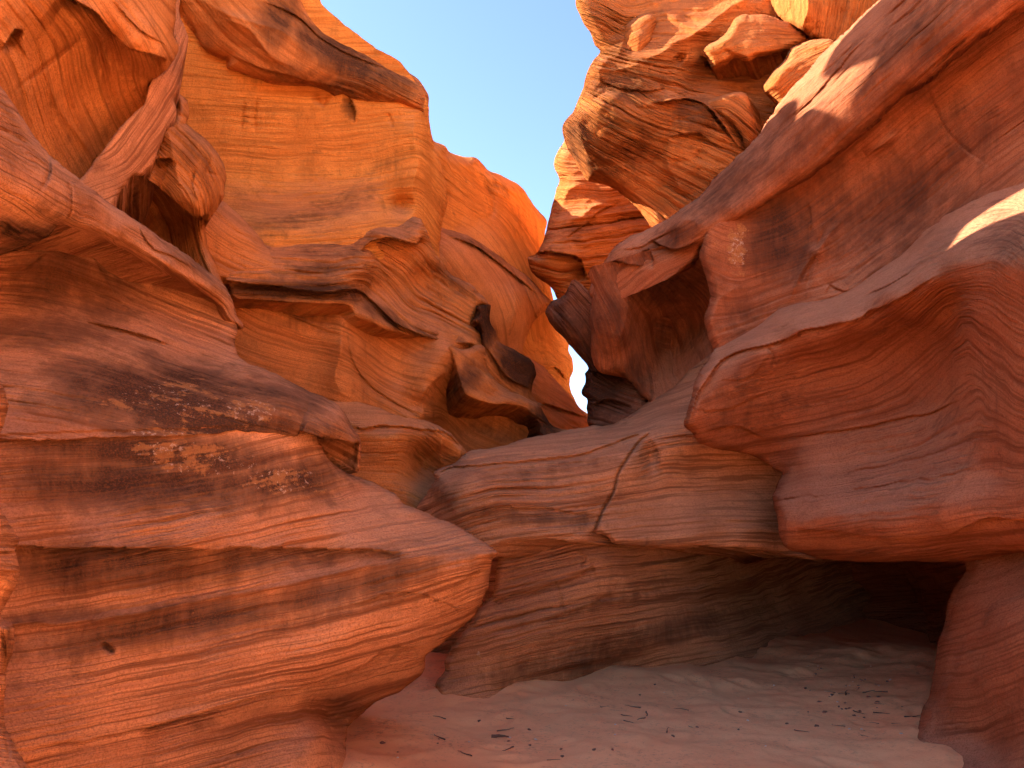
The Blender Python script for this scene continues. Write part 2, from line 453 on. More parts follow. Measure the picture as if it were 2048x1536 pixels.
T = thing('rock_buttress', 'big banded sandstone buttress with dark varnish and a pointed nose over the sand', 'rock', base_pt(300,1536,3.9))
rock('upper_slab', [(-260,430,0),(-60,440,0),(60,400,0),(200,430,0),(320,500,0),(420,560,0),(465,610,0.2),(476,655,.5),(470,690,.5),(487,722,.6),(560,752),(620,780),(668,805),(700,845),(716,870),(724,890),(722,930,.6),(717,946,.4),(700,938,0),(675,925,0),(655,903,0),(630,884,0),(600,872,0),(500,862,0),(400,868,0),(200,875,0),(0,880,0),(-260,890,0)],
     [(-260,870,3.5),(0,860,3.75),(200,860,4.1),(400,855,4.5),(550,850,4.85),(610,858,4.98),(660,868,5.1),(715,882,5.45),(715,935,5.6),(690,915,5.75),(660,895,5.5),(-260,750,3.9),(0,760,4.05),(200,780,4.3),(400,800,4.65),(560,800,5.0),(640,835,5.15),(690,850,5.4),(0,700,4.35),(200,710,4.7),(400,745,5.2),(560,762,5.55),(480,728,5.6),(650,805,5.5),
      (-200,600,4.6),(0,640,4.75),(0,560,5.1),(0,480,5.0),(130,650,4.9),(130,560,5.4),(130,470,5.2),(210,540,5.75),(250,690,5.0),(250,610,5.65),(250,520,5.9),(330,690,5.45),(330,600,6.0),(400,710,5.7),(400,640,6.1),(460,700,6.0),(460,650,6.3),(350,540,6.2)],
     RED, T, roll=(22,0.5), push=(-2.2,2.0,-.2),
     feats=[('L',[(165,638),(230,655),(290,672),(340,690)],.10,16),('R',[(120,462),(165,482),(198,540),(238,600),(300,650),(370,690),(470,722)],.10,20),('L',[(598,860),(640,874),(680,882),(722,888)],.42,50,10),
            ('C',[(30,550),(60,530),(100,500),(150,505)],.03,4),('L',[(-60,872),(200,862),(420,855),(600,850)],.015,10)],
     strokes=[[(-200,860),(0,862),(300,862),(600,850)],[(-200,800),(200,790),(420,790)],[(380,760),(560,775),(660,840)],[(450,800),(560,820),(640,845)],[(-100,700),(200,700),(300,720)],[(-200,590),(0,590),(100,610),(240,640),(330,690)],[(120,490),(200,560),(300,640),(420,700)],[(220,510),(320,590),(400,650),(480,720)],[(330,540),(400,600),(460,650)],[(-200,480),(60,500)],[(640,860),(720,905)],[(0,650),(150,660),(280,690)]],
     stain_shade=[(330,800,260,85,8,1.0),(430,850,280,45,3,1.0),(520,800,120,60,10,.6),(110,545,85,110,10,.62),(190,600,60,90,-20,.5),(90,665,170,45,5,.6),(610,800,70,50,25,.55),(230,560,60,90,-30,.45)],
     lichen=[(340,800,220,90,5,.72),(500,820,120,50,0,.8),(330,868,180,22,2,.8)], sa=.8, ra=.7, rib=.9)
rock('lower_body', [(-260,860,0),(0,850,0),(300,840,0),(560,838,0),(615,850,0.1),(640,890,.6),(660,920),(690,942),(740,962),(790,988),(805,1006),(830,1015),(870,1032),(910,1050),(950,1075),(972,1088),(985,1098),(997,1108),(990,1116),(984,1125),(982,1145),(975,1178),(968,1195),(955,1225),(940,1242),(920,1258),(890,1285),(868,1302),(853,1313),(851,1335),(840,1352),(800,1382),(760,1402),(728,1424),(707,1450),(698,1482),(705,1500),(718,1530),(738,1570),(760,1650,0),(-260,1650,0)],
     [(-260,870,3.55),(0,880,3.76),(200,880,4.11),(400,876,4.5),(560,862,4.9),(620,870,5.1),(-260,1000,3.3),(0,1000,3.65),(200,1000,4.0),(400,1000,4.35),(640,940,5.1),(600,1000,4.75),(740,975,5.5),(800,1012,5.35),(750,1050,5.0),(870,1042,5.4),(0,1085,3.45),(200,1088,3.75),(400,1088,4.1),(700,1088,4.65),(850,1090,4.85),(940,1085,5.12),(985,1108,5.0),
      (100,1150,3.78),(400,1140,4.3),(650,1125,4.75),(0,1245,3.5),(300,1210,3.95),(600,1160,4.5),(800,1125,4.72),(920,1125,4.8),(0,1350,3.4),(300,1320,3.9),(600,1270,4.45),(800,1220,4.75),(900,1180,4.85),(950,1135,4.9),(955,1190,5.1),(925,1232,5.2),(885,1262,5.15),(975,1145,5.25),
      (0,1500,3.2),(-260,1500,2.8),(200,1450,3.65),(450,1390,4.15),(650,1320,4.5),(780,1270,4.75),(840,1280,4.95),(850,1312,5.25),(640,1375,4.75),(830,1330,5.4),(760,1370,5.35),(700,1400,5.4),(660,1430,5.7),(690,1460,5.75),
      (0,1600,3.2),(300,1540,3.85),(500,1480,4.4),(600,1462,4.65),(640,1458,4.75),(690,1490,5.2),(700,1600,4.9)],
     RED, T, roll=(16,0.35), push=(-2.2,1.6,0),
     feats=[('L',[(20,1094),(300,1096),(600,1098),(740,1097),(800,1100)],.13,26,30),('R',[(-40,1254),(100,1246),(200,1236),(400,1202),(600,1165),(760,1128),(900,1105),(985,1108)],.05,12,0),
            ('R',[(560,1175),(700,1140),(850,1085)],.03,9),('L',[(280,1462),(450,1412),(600,1372),(690,1342),(780,1300),(850,1290)],.16,36,40),('L',[(700,1210),(800,1185),(895,1205),(930,1232)],.06,12),('L',[(905,1165),(940,1150),(970,1130)],.10,14),('R',[(640,1452),(665,1456),(690,1475),(705,1500)],.08,10),('L',[(640,905),(700,948),(760,970)],.03,8),('C',[(200,1285),(228,1305)],.05,6),
            ('R',[(100,1150),(330,1085)],.015,5),('L',[(60,1500),(300,1452),(520,1390)],.03,20)],
     strokes=[[(-200,875),(100,880),(400,905),(640,890)],[(-200,900),(0,915),(200,965),(420,975),(640,945)],[(-200,1010),(0,1012),(300,1022),(600,1005),(780,1010)],[(-200,1050),(300,1060),(700,1035),(900,1052)],[(-200,1088),(300,1092),(700,1085),(970,1092)],[(40,1190),(300,1100)],[(300,1190),(560,1105)],[(-200,1262),(0,1252),(200,1238),(400,1205),(600,1168),(800,1128),(980,1112)],[(0,1400),(300,1310),(600,1220),(800,1160),(940,1120)],[(0,1500),(300,1410),(600,1310),(800,1225),(900,1180)],[(100,1530),(400,1430),(640,1345),(850,1285)],[(200,1600),(450,1500),(640,1440)],[(-200,1400),(0,1340)],[(420,1560),(600,1490),(690,1500)],[(700,1430),(780,1360),(845,1325)],[(820,1300),(900,1230),(960,1170)]],
     stain_shade=[(300,905,320,45,4,1.0),(260,965,330,60,4,.9),(560,960,160,50,-5,.75),(250,1135,300,50,0,.75),(450,1125,300,30,-3,.6),(350,1245,330,45,-9,.75),(650,1185,220,35,-14,.7),(820,1145,120,30,-14,.55),(640,1230,200,25,-16,.45),(120,1235,160,22,-4,.5)],
     lichen=[(420,930,230,55,0,.72),(330,900,160,30,0,.8),(560,960,160,55,0,.75),(700,1190,180,30,-14,.6),(400,1225,200,25,-10,.5),(860,1140,60,20,-10,.6)], sa=.85, ra=.8, rib=.95)

rock('rock_beam', [(-260,-60,0),(-100,60,0),(-20,140),(0,168),(28,210),(60,262),(95,305),(130,338),(165,362),(200,390),(240,420),(300,462),(345,490),(375,510),(410,540),(440,565),(462,592),(470,625),(483,645),(484,656),(470,652),(445,645),(435,628),(425,605),(395,580),(350,558),(322,545),(290,525),(240,497),(190,470),(150,456),(120,452),(100,470),(70,482),(40,478),(0,484),(-60,490,0),(-260,470,0)],
     [(-260,100,2.9),(-260,450,3.0),(-100,200,3.2),(-100,420,3.3),(0,180,3.75),(0,330,3.45),(0,450,3.75),(65,275,4.05),(80,380,3.75),(80,470,4.15),(140,345,4.35),(140,410,4.1),(150,452,4.35),(240,425,4.95),(240,460,4.75),(240,490,4.95),(340,490,5.45),(340,525,5.25),(350,555,5.5),(420,550,5.9),(420,580,5.75),(425,605,6.0),(465,612,6.2),(480,650,6.35)],
     RED, roll=(20,0.4), push=(-2.4,1.4,-.1),
     feats=[('C',[(15,185),(55,255),(90,300),(98,345),(72,395)],.08,4),('C',[(138,355),(140,420),(120,452)],.07,4),('L',[(-100,470),(0,440),(40,465),(80,455)],.12,20),('L',[(265,425),(290,475),(310,500),(345,512),(400,545)],.05,10),('R',[(120,440),(240,475),(340,530),(430,600)],.04,10)],
     strokes=[[(-200,80),(0,230),(110,340),(200,400),(330,490),(450,580)],[(-200,280),(0,350),(150,410),(260,470),(400,570)],[(-200,360),(0,390),(80,420),(140,440)],[(-200,200),(0,290),(120,390),(220,440)],[(420,570),(460,610),(482,650)]],
     stain_shade=[(60,470,80,30,10,.8),(395,540,90,18,38,.5),(100,425,40,40,0,.35)], origin=base_pt(240,490,4.9), sa=1.15, ra=.8, rib=1.1)
tag(bpy.data.objects['rock_beam'], 'long ribbed sandstone beam slanting down from the left edge above the hollow', 'rock')

# ================================================================== upper left: striped hollow, pale slab, hanging boulder
T = thing('rock_overhang', 'tall overhanging block with a striped orange hollow and a flat pale slab', 'rock', base_pt(200,400,6))
rock('striped_hollow', [(-260,-200,0),(-100,-200,0),(330,-200,0),(345,-60,.6),(352,0,.6),(350,40,.6),(345,68,.5),(355,90,.5),(353,108,.4),(333,140,.2),(310,156,.2),(300,170,.2),(296,200,.2),(300,230,0),(290,300,0),(230,440,0),(0,420,0),(-260,300,0)],
     [(-260,-100,4.2),(-260,250,4.3),(0,-100,5.1),(0,0,5.0),(0,150,5.2),(0,300,5.5),(60,200,5.6),(60,330,5.8),(120,100,5.6),(120,250,6.0),(120,400,6.1),(180,120,5.8),(180,250,6.25),(160,350,6.3),(230,100,6.0),(230,200,6.35),(230,280,6.55),(290,150,6.2),(290,220,6.6),(137,0,5.25),(200,30,5.35),(260,90,5.5),(320,110,5.75),(350,90,6.1),(250,0,5.5),(340,0,6.1),(300,50,5.6),(250,-150,5.8)],
     ORANGE, T, roll=(14,0.4), push=(-2.2,2.2,.5),
     feats=[('L',[(120,-20),(165,10),(195,27),(219,60),(260,98),(304,108),(335,120)],.34,30,20),('R',[(205,110),(202,170),(215,225),(245,270)],.05,7),('R',[(90,130),(120,220),(180,300),(185,345)],.05,9),('R',[(222,100),(228,160),(245,215)],.05,8),('R',[(130,120),(140,190),(165,270),(190,330)],.035,8),('C',[(30,185),(120,110),(175,70)],.05,4),('L',[(0,100),(30,60),(50,62)],.2,20),('L',[(225,0),(280,60),(340,95)],.05,10)],
     strokes=[[(-50,120),(0,200),(40,300)],[(60,110),(90,230),(150,345)],[(130,110),(140,220),(185,320)],[(200,90),(205,180),(225,260)],[(250,120),(250,180),(265,220)],[(100,-150),(170,-60),(300,60)],[(200,-60),(260,20),(345,90)],[(-150,-150),(-60,-20),(0,60)]],
     sa=.75, ra=.7, rib=.75)
rock('pale_slab', [(358,-200,0),(362,0,.4),(357,20,.4),(369,51),(378,85),(372,115),(367,126),(362,150),(359,174),(355,188),(347,198),(352,220,.2),(350,240,0),(330,260,0),(305,330,.3),(297,340),(287,350),(270,350),(253,369),(230,402,.3),(215,425,0),(160,400,0),(150,370,0),(164,355,.3),(205,304,.3),(236,263,.3),(263,232,.3),(284,212,.3),(296,174,.3),(308,155,.3),(331,140,.3),(352,109,.3),(355,96,.3),(346,68,.3),(340,0,0),(335,-200,0)],
     [(164,355,5.6),(226,405,5.75),(200,330,5.75),(260,300,5.95),(250,350,5.9),(320,240,6.3),(290,345,6.15),(300,190,6.25),(340,150,6.5),(340,200,6.5),(365,90,6.8),(350,0,6.9),(350,-200,7.2)],
     RED, T, roll=(9,0.15), push=(-1.2,2.2,0), strokes=[[(170,350),(250,330),(300,260)],[(240,290),(320,170),(360,60)]], sa=.15, ra=.5, rib=.4)
rock('hanging_boulder', [(325,240),(345,236),(353,200),(356,186),(363,189),(378,205),(377,236),(372,246),(412,283),(435,310),(447,335),(450,360),(448,388),(437,415),(421,438),(412,460),(416,495),(428,520),(436,545),(445,580,0),(300,560,0),(200,440,0),(226,400,0.1),(253,369,.3),(270,352,.3),(288,348,.3),(300,325,.3),(310,290,.4)],
     [(325,245,6.55),(365,210,6.9),(375,250,6.7),(410,290,6.6),(445,350,6.9),(430,410,6.7),(300,330,6.45),(340,300,6.5),(380,340,6.35),(395,400,6.3),(350,360,6.6),(320,330,6.6),(350,400,6.6),(400,425,6.45),(300,370,6.6),(300,400,7.3),(250,400,7.0),(280,440,7.4),(340,440,7.6),(370,470,7.5),(400,490,7.15),(420,520,7.05),(420,560,6.9),(390,460,7.2)],
     ORANGE, roll=(18,0.5), push=(-1.6,2.0,.2),
     feats=[('L',[(285,352),(330,385),(370,422),(400,437),(418,430)],.5,50,15),('R',[(335,245),(345,310),(362,380),(398,430)],.14,10),('L',[(300,325),(340,315),(352,330)],.18,26),('L',[(395,330),(385,370),(400,410)],.08,10),('C',[(420,290),(425,320),(415,345),(445,352)],.05,3),('C',[(355,230),(375,238)],.06,4)],
     strokes=[[(360,250),(400,310),(420,380),(405,430)],[(380,255),(430,320),(444,370),(425,430)],[(240,400),(300,385),(340,420)],[(405,445),(408,500),(428,560)],[(300,300),(330,340),(360,400)]],
     stain_shade=[(385,300,35,60,-30,.45),(340,460,60,40,0,.3)], origin=base_pt(350,440,6.8), sa=1.1, ra=1.1, crag=.5)
tag(bpy.data.objects['hanging_boulder'], 'round hanging boulder on a thin stem right of the striped orange hollow', 'boulder')

# ================================================================== the left canyon wall: dome, ledge, hollows
T = thing('rock_dome', 'huge orange dome with a dark varnished cap against the blue sky', 'rock', base_pt(620,600,9))
rock('cliff_face', [(300,-200,0),(600,-200,0),(640,0,0),(800,130,0),(850,200,0.1),(857,236,.7),(862,262),(868,282),(874,308),(885,342),(892,369),(893,400),(886,434),(884,460),(882,480),(880,520,0),(880,600,0),(400,620,0),(300,500,0)],
     [(300,0,8.9),(300,300,8.9),(400,100,9.4),(400,250,9.5),(400,400,9.3),(450,480,8.7),(550,200,9.9),(550,320,9.95),(550,400,9.6),(550,450,8.9),(680,220,10.4),(680,320,10.4),(680,390,10.1),(700,430,9.4),(780,220,10.7),(800,320,10.6),(790,390,10.4),(845,250,10.9),(840,300,10.75),(835,350,10.65),(868,350,11.3),(830,400,10.5),(885,420,11.7),(820,430,10.2),(860,480,11.1),(600,600,8.8),(880,310,11.6)],
     GOLD, T, roll=(18,0.9), push=(-4,3.5,0),
     feats=[('C',[(635,185),(632,200),(645,207),(660,190)],.12,6),('L',[(700,195),(712,225),(710,245)],.18,8),('C',[(515,190),(508,230),(510,270)],.05,4),('C',[(490,200),(482,240),(480,265)],.05,4),('C',[(775,225),(785,255)],.06,4),('R',[(833,210),(828,280),(838,330),(825,385),(838,430)],.22,22),('L',[(820,385),(800,395),(785,410),(800,425)],.0,10),('B',(800,412,26,22,.5))],
     strokes=[[(350,250),(500,240),(700,230),(840,240)],[(350,370),(550,390),(700,370),(830,320)],[(400,450),(600,440),(740,400),(830,390)],[(845,260),(870,340),(885,440)],[(600,340),(720,340),(830,300)],[(300,100),(450,150),(600,190)]],
     stain_shade=[(670,410,140,22,-22,.30),(600,440,110,22,-15,.35),(770,330,60,15,-25,.22),(700,215,14,26,-20,.6)], lichen=[(650,260,26,70,0,.42),(690,300,16,60,0,.42),(590,270,40,20,-40,.35)], sa=.25, ra=1.1, rib=.5, crag=.12)
rock('dome_cap', [(330,-200,0),(590,-200,0),(610,-40),(617,0),(627,26),(653,51),(687,75),(742,103),(793,137),(824,145),(844,167),(856,191),(859,205),(857,238),(846,232,.3),(834,220,.2),(800,203,.2),(749,207,.2),(714,199,.2),(684,187,.2),(667,191,.2),(619,172,.2),(567,167,.2),(547,166,.2),(513,154,.2),(482,143,.2),(456,136,.2),(456,116,.2),(420,109,.2),(400,90,.2),(390,68,.2),(376,44,.2),(362,14,.2),(357,-20,0),(330,-100,0)],
     [(340,-100,8.6),(370,0,8.9),(410,80,9.2),(450,100,9.3),(450,30,9.1),(550,20,9.55),(550,100,9.35),(550,160,9.6),(650,70,10.2),(650,120,9.75),(650,180,10.05),(750,125,10.6),(750,165,10.25),(750,200,10.5),(830,165,10.9),(830,205,10.6),(855,222,11.0),(600,-20,10.1),(500,-100,9.6)],
     ORANGE, T, roll=(30,1.0), push=(-4,3.5,-.3),
     feats=[('R',[(440,35),(500,60),(540,110),(600,140)],.12,12),('R',[(400,0),(480,40),(560,60),(640,130)],.12,14),('L',[(460,110),(540,140),(640,168),(700,180)],.12,14),('L',[(520,0),(590,30),(640,75),(700,110),(800,150)],.10,10)],
     strokes=[[(360,-100),(450,20),(540,90),(640,150)],[(500,-100),(580,10),(660,80),(760,130),(840,190)],[(440,60),(520,110),(620,160),(760,190),(845,215)],[(380,20),(440,90),(520,140)]],
     stain_shade=[(690,120,120,42,32,1.0),(560,40,50,60,30,.75),(640,90,90,40,35,.75),(780,160,60,30,25,.75),(690,175,90,28,8,.65),(600,150,80,30,12,.4)], lichen=[(740,140,80,25,28,.4)], sa=.9, ra=1.3, crag=.35)
rock('ledge', [(380,500,0),(420,390,0),(600,370,0),(780,390,0),(815,425,0.1),(842,440,.5),(855,465,.6),(862,488,.6),(878,513,.6),(903,547,.6),(937,567,.6),(960,585,.7),(977,603),(978,612),(960,618),(948,650,.5),(962,670,.3),(965,690,.3),(955,697,.3),(920,697,.3),(886,685,.3),(835,674,.3),(773,661,.3),(735,645,.3),(708,632,.3),(695,613,.3),(640,609,.3),(555,606,.3),(500,599,.3),(468,596,.3),(455,570,.3),(440,550,0),(380,560,0)],
     [(440,560,7.6),(500,595,7.75),(500,540,7.9),(500,500,8.4),(450,450,9.0),(450,400,10.5),(560,600,7.95),(560,560,8.0),(560,510,8.5),(560,460,9.3),(560,400,11),(690,608,8.15),(640,560,8.2),(640,500,8.8),(640,450,9.6),(640,400,11),(725,543,8.55),(700,500,8.95),(760,466,9.2),(760,430,10.7),(760,390,11.4),(800,422,11.2),(842,447,9.7),(825,474,9.45),(855,480,9.9),(760,510,9.55),(800,515,9.7),(850,520,9.75),(790,560,9.75),(740,575,9.4),(700,590,8.3),(830,560,10.15),(870,560,10.3),(745,620,8.7),(800,635,9.3),(840,610,9.95),(880,620,10.1),(860,668,9.5),(920,690,9.7),(920,600,10.2),(960,600,10.4),(955,680,10.0)],
     ORANGE, T, roll=(14,0.5), push=(-3,3,-.2), crag=.15,
     feats=[('L',[(722,503),(746,482),(790,478),(828,484),(845,466)],.30,34,15),('R',[(812,520),(815,560),(822,620)],.10,10),('R',[(870,540),(885,590),(880,650)],.08,8),('L',[(455,572),(534,572),(640,585),(712,580),(746,604),(790,645),(870,678),(950,690)],.22,20,10),('L',[(440,560),(540,575),(640,592),(700,588)],.12,10,10),('C',[(530,535),(545,545),(600,550)],.05,5)],
     strokes=[[(450,440),(560,450),(700,440),(840,450)],[(450,500),(600,495),(720,480),(840,460)],[(460,560),(560,560),(640,565),(715,545),(740,570)],[(730,520),(780,560),(805,610)],[(770,490),(800,540),(815,600)],[(850,500),(900,560),(975,610)],[(700,610),(780,650),(900,690)],[(840,540),(880,600),(960,650)],[(820,520),(840,580),(880,600)],[(470,590),(560,600),(690,606)]],
     stain_shade=[(590,580,140,22,0,1.0),(690,585,50,24,10,.8),(770,630,70,16,32,.7),(870,672,80,13,16,.6),(640,540,90,14,-3,.5),(700,490,120,30,-12,.35),(800,650,90,14,22,.4),(900,555,70,16,38,.45)], sa=1.2, ra=.9, rib=1.2)
rock('striped_mound', [(405,400,0),(425,398),(441,400),(470,425),(500,452),(530,485),(560,512),(600,530,.2),(560,545,0),(430,550,0),(405,500,0)],
     [(415,410,7.9),(450,420,8.1),(430,480,7.7),(470,460,8.0),(500,480,8.1),(470,510,7.9),(530,510,8.2),(590,528,8.5),(430,540,7.6),(520,535,8.0)],
     ORANGE, T, roll=(24,0.6), push=(-1.5,2,-.3), strokes=[[(420,410),(470,450),(520,500)],[(420,450),(460,490),(540,525)],[(415,500),(480,520),(580,530)]], sa=1.1, ra=.6)
rock('hollow_face', [(400,560,0),(560,570,0),(700,590,0),(840,650,0),(955,685,0),(985,750,0),(1030,790,0),(1085,830,0),(1115,880,0),(1100,1000,0),(860,1080,0),(600,1000,0),(400,900,0)],
     [(420,640,8.15),(420,900,8.0),(480,620,8.2),(480,720,8.1),(500,800,8.0),(580,620,8.5),(580,720,8.4),(580,800,8.3),(660,640,8.65),(650,720,8.5),(650,790,8.4),(690,640,8.5),(684,700,8.35),(690,780,8.3),(600,900,8.8),(720,650,8.95),(730,700,8.8),(760,720,9.2),(800,760,9.3),(830,810,9.25),(850,700,9.45),(905,705,9.3),(885,745,9.2),(852,785,9.05),(848,830,9.0),(760,810,8.75),(870,800,9.8),(900,765,10.0),(880,850,10.1),(930,800,10.6),(1000,820,10.5),(1080,840,10.0),(1000,890,10.3),(900,900,10.1),(1100,880,10.2),(1020,850,10.5),(860,1000,10),(950,700,10.4)],
     ORANGE, T, roll=(10,0.1), push=(-3,3,0),
     feats=[('R',[(690,612),(684,668),(680,710),(668,760),(690,790)],.10,14),('R',[(918,720),(880,752),(852,786),(846,815),(852,845)],.14,12),('L',[(690,640),(705,720),(740,770),(800,810),(850,830)],.06,10),('L',[(550,615),(600,640),(660,665),(690,668)],.05,12)],
     strokes=[[(440,650),(500,700),(580,735),(670,745)],[(440,760),(560,770),(680,770)],[(560,610),(620,650),(690,668)],[(700,640),(740,720),(800,780),(850,800)],[(740,640),(790,710),(860,755)],[(800,660),(850,705),(905,715)],[(860,840),(920,800),(1000,830)],[(900,740),(890,810),(930,880),(1000,890)],[(960,760),(1040,850)],[(480,820),(620,815),(760,830)]],
     stain_shade=[(620,625,60,30,0,.55),(560,640,40,20,0,.3),(1000,850,80,40,0,.25)], sa=.5, ra=.5, rib=.6)
rock('lower_shelf', [(590,760,0),(640,765,0),(667,778,0.1),(705,800,.2),(760,818,.2),(830,838,.3),(855,843,.5),(880,852),(903,868),(925,892),(933,906),(924,925),(900,960,.4),(860,1060,0),(760,1100,0),(640,1000,0),(590,850,0)],
     [(600,800,8.4),(620,850,7.95),(700,830,8.1),(700,803,8.4),(650,780,8.6),(800,832,8.45),(855,845,8.55),(720,857,7.8),(800,857,7.85),(870,866,7.95),(928,905,8.25),(720,900,7.9),(720,980,7.8),(800,900,7.95),(800,980,7.85),(830,900,8.25),(850,930,8.55),(880,900,8.35),(902,900,8.2),(850,980,8.1),(760,1080,7.9)],
     ORANGE, T, roll=(14,0.35), push=(-2,2,0),
     feats=[('L',[(700,856),(790,856),(855,862),(890,866),(930,900)],.10,14,20),('B',(850,920,32,45,.35)),('R',[(862,868),(858,900),(848,950)],.08,8),('R',[(885,875),(880,905),(885,935)],.10,7),('R',[(815,880),(808,920),(830,960)],.06,10)],
     strokes=[[(600,820),(700,840),(800,850),(920,890)],[(640,900),(760,905),(810,900)],[(820,880),(840,940),(880,960)],[(860,870),(870,920),(900,940)],[(640,970),(800,975)]], sa=.6, ra=.7, rib=.6)

# ================================================================== dark spire and the rock under it
T = thing('rock_spire', 'crooked dark rock spire standing on a dark ledge in mid canyon', 'rock', base_pt(1020,880,10))
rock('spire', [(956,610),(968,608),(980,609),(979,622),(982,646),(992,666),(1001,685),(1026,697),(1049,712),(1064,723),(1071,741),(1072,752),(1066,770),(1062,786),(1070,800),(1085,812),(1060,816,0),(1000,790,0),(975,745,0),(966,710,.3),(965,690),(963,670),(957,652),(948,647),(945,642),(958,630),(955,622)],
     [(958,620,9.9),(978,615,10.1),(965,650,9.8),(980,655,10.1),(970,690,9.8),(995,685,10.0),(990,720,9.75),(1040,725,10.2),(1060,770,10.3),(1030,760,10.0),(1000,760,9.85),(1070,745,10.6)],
     RUGGED, T, roll=(10,0.4), push=(-.4,1.6,0), strokes=[[(960,612),(970,660),(1000,700),(1060,740)],[(968,700),(1000,750),(1050,790)]], feats=[('R',[(968,612),(972,660),(985,700),(1020,715),(1066,745)],.05,6),('L',[(970,690),(990,720),(1010,750),(1062,778)],.2,16)], stain_shade=[(1040,735,60,34,42,1.3),(970,640,26,55,0,1.25)], sa=1.8, ra=1.4, crag=.8, step=2.0)  # dark masks paint the spire's unlit right side and tip
rock('dark_ledge', [(900,690,0),(920,697,.4),(963,690,.2),(972,715,.4),(980,740),(1006,772),(1047,793),(1081,810),(1095,834),(1108,853),(1137,861),(1150,880,0),(1120,905,0),(1090,890,.4),(1075,845,.5),(1054,822,.4),(1023,808,.3),(978,808,.3),(937,791,.3),(924,770,.3),(913,736,.3),(905,710,.2)],
     [(915,710,9.3),(960,700,9.6),(975,735,9.6),(930,750,9.15),(960,770,9.2),(1000,780,9.55),(1000,800,9.25),(1045,800,9.5),(1040,812,9.35),(1085,825,9.6),(1100,850,9.7),(1090,870,9.5),(1135,862,9.6),(1110,890,9.3)],
     RUGGED, T, roll=(10,0.3), push=(-.4,1.8,0), strokes=[[(910,720),(960,760),(1020,795),(1100,850)],[(920,740),(980,800),(1050,815)]], feats=[('R',[(925,700),(960,745),(985,775),(1050,800),(1100,842)],.06,7),('L',[(965,705),(985,750),(1040,795)],.10,10)], stain_shade=[(930,760,30,40,30,.7),(1085,850,40,40,40,1.0)], sa=1.5, ra=1.2, crag=.8, step=2.0)

# ================================================================== far left wall
rock('rock_cliff', [(780,250,0),(860,275,0.1),(870,284),(892,290),(902,304),(933,314),(954,316),(977,342),(998,349),(1039,372),(1060,400),(1080,425),(1094,441),(1094,455),(1090,472),(1082,495),(1085,540),(1101,577),(1106,600),(1112,640),(1125,670),(1139,685),(1138,700),(1144,716),(1147,738),(1140,758),(1141,779),(1149,798),(1158,815),(1173,828),(1181,842),(1186,880,0),(1060,900,0),(960,720,0),(860,520,0),(780,480,0)],
     [(800,300,12),(860,300,13),(900,310,14),(900,450,13.5),(900,520,13),(960,330,15.5),(960,450,14.5),(960,520,13.3),(1000,560,13.6),(1030,390,17),(1040,470,16.5),(1040,540,15),(1085,450,19),(1070,500,17.5),(1050,600,15),(1000,640,13.6),(1020,690,13.8),(1090,580,17.5),(1090,640,17.2),(1100,700,17.8),(1060,680,15.3),(1140,720,19.5),(1100,780,17),(1080,800,16),(1145,800,19),(1170,840,17.5),(1120,850,15.5),(1080,740,15.3),(1130,830,17),(900,700,12)],
     GOLD, roll=(20,1.4), push=(-5,5,0),
     feats=[('R',[(890,480),(960,500),(1000,545),(1060,590),(1100,610)],.35,22),('R',[(1025,345),(1040,420),(1020,470)],.3,20),('R',[(1060,640),(1075,590),(1095,560)],.3,14),('L',[(1070,745),(1110,735),(1140,770)],.4,16),('R',[(1000,700),(1040,690),(1070,650)],.2,14),('C',[(960,350),(985,400),(980,440)],.2,6),('L',[(1085,805),(1130,815),(1175,835)],.35,12)],
     strokes=[[(880,300),(960,380),(1040,420),(1080,460)],[(880,470),(960,490),(1060,570),(1100,610)],[(930,520),(960,600),(1000,690)],[(1000,560),(1010,640),(1030,690)],[(1060,560),(1070,620),(1050,680)],[(1030,400),(1060,480),(1070,540)],[(1070,740),(1120,740),(1145,780)],[(1070,800),(1120,810),(1175,835)],[(1070,690),(1110,720),(1140,740)]],
     stain_shade=[(960,500,70,8,25,.5),(990,370,40,12,30,.35)], lichen=[(1000,600,60,60,0,.2)], sa=1.1, ra=1.2, rib=1.2, crag=.45, origin=base_pt(1050,860,15), jit=1.0)
tag(bpy.data.objects['rock_cliff'], 'far glowing orange cliff wall at the end of the slot below the blue sky', 'cliff')
CL = bpy.data.objects['rock_cliff']
rock('cliff_rib', [(860,440,0),(884,456,.4),(912,462),(937,471),(965,487),(992,506),(1025,532),(1057,556),(1082,582),(1104,607),(1090,622),(1072,640),(1062,655),(1052,680),(1045,705,.3),(1030,760,0),(960,740,0),(880,600,0),(850,500,0)],
     [(870,460,12.4),(900,500,12.0),(940,480,12.7),(940,540,12.1),(990,512,13.1),(990,580,12.3),(1000,650,12.3),(1050,560,13.7),(1040,610,12.8),(1095,605,14.3),(1060,640,13.3),(1045,690,12.9),(1000,720,12.6),(900,620,12.0)],
     ORANGE, CL, roll=(16,0.8), push=(-2.5,3,-.5), feats=[('L',[(890,470),(940,486),(990,520),(1040,560),(1085,598)],.25,12),('R',[(1020,560),(1035,610),(1020,680)],.15,14)],
     strokes=[[(880,465),(940,480),(1000,520),(1090,600)],[(900,500),(930,560),(960,640)],[(950,500),(985,570),(1000,680)],[(1010,550),(1030,610),(1035,690)]], stain_shade=[(950,490,90,10,28,.5)], lichen=[(960,560,40,70,20,.3)], sa=1.2, ra=.8, crag=.25, rib=1.2, jit=1.0)
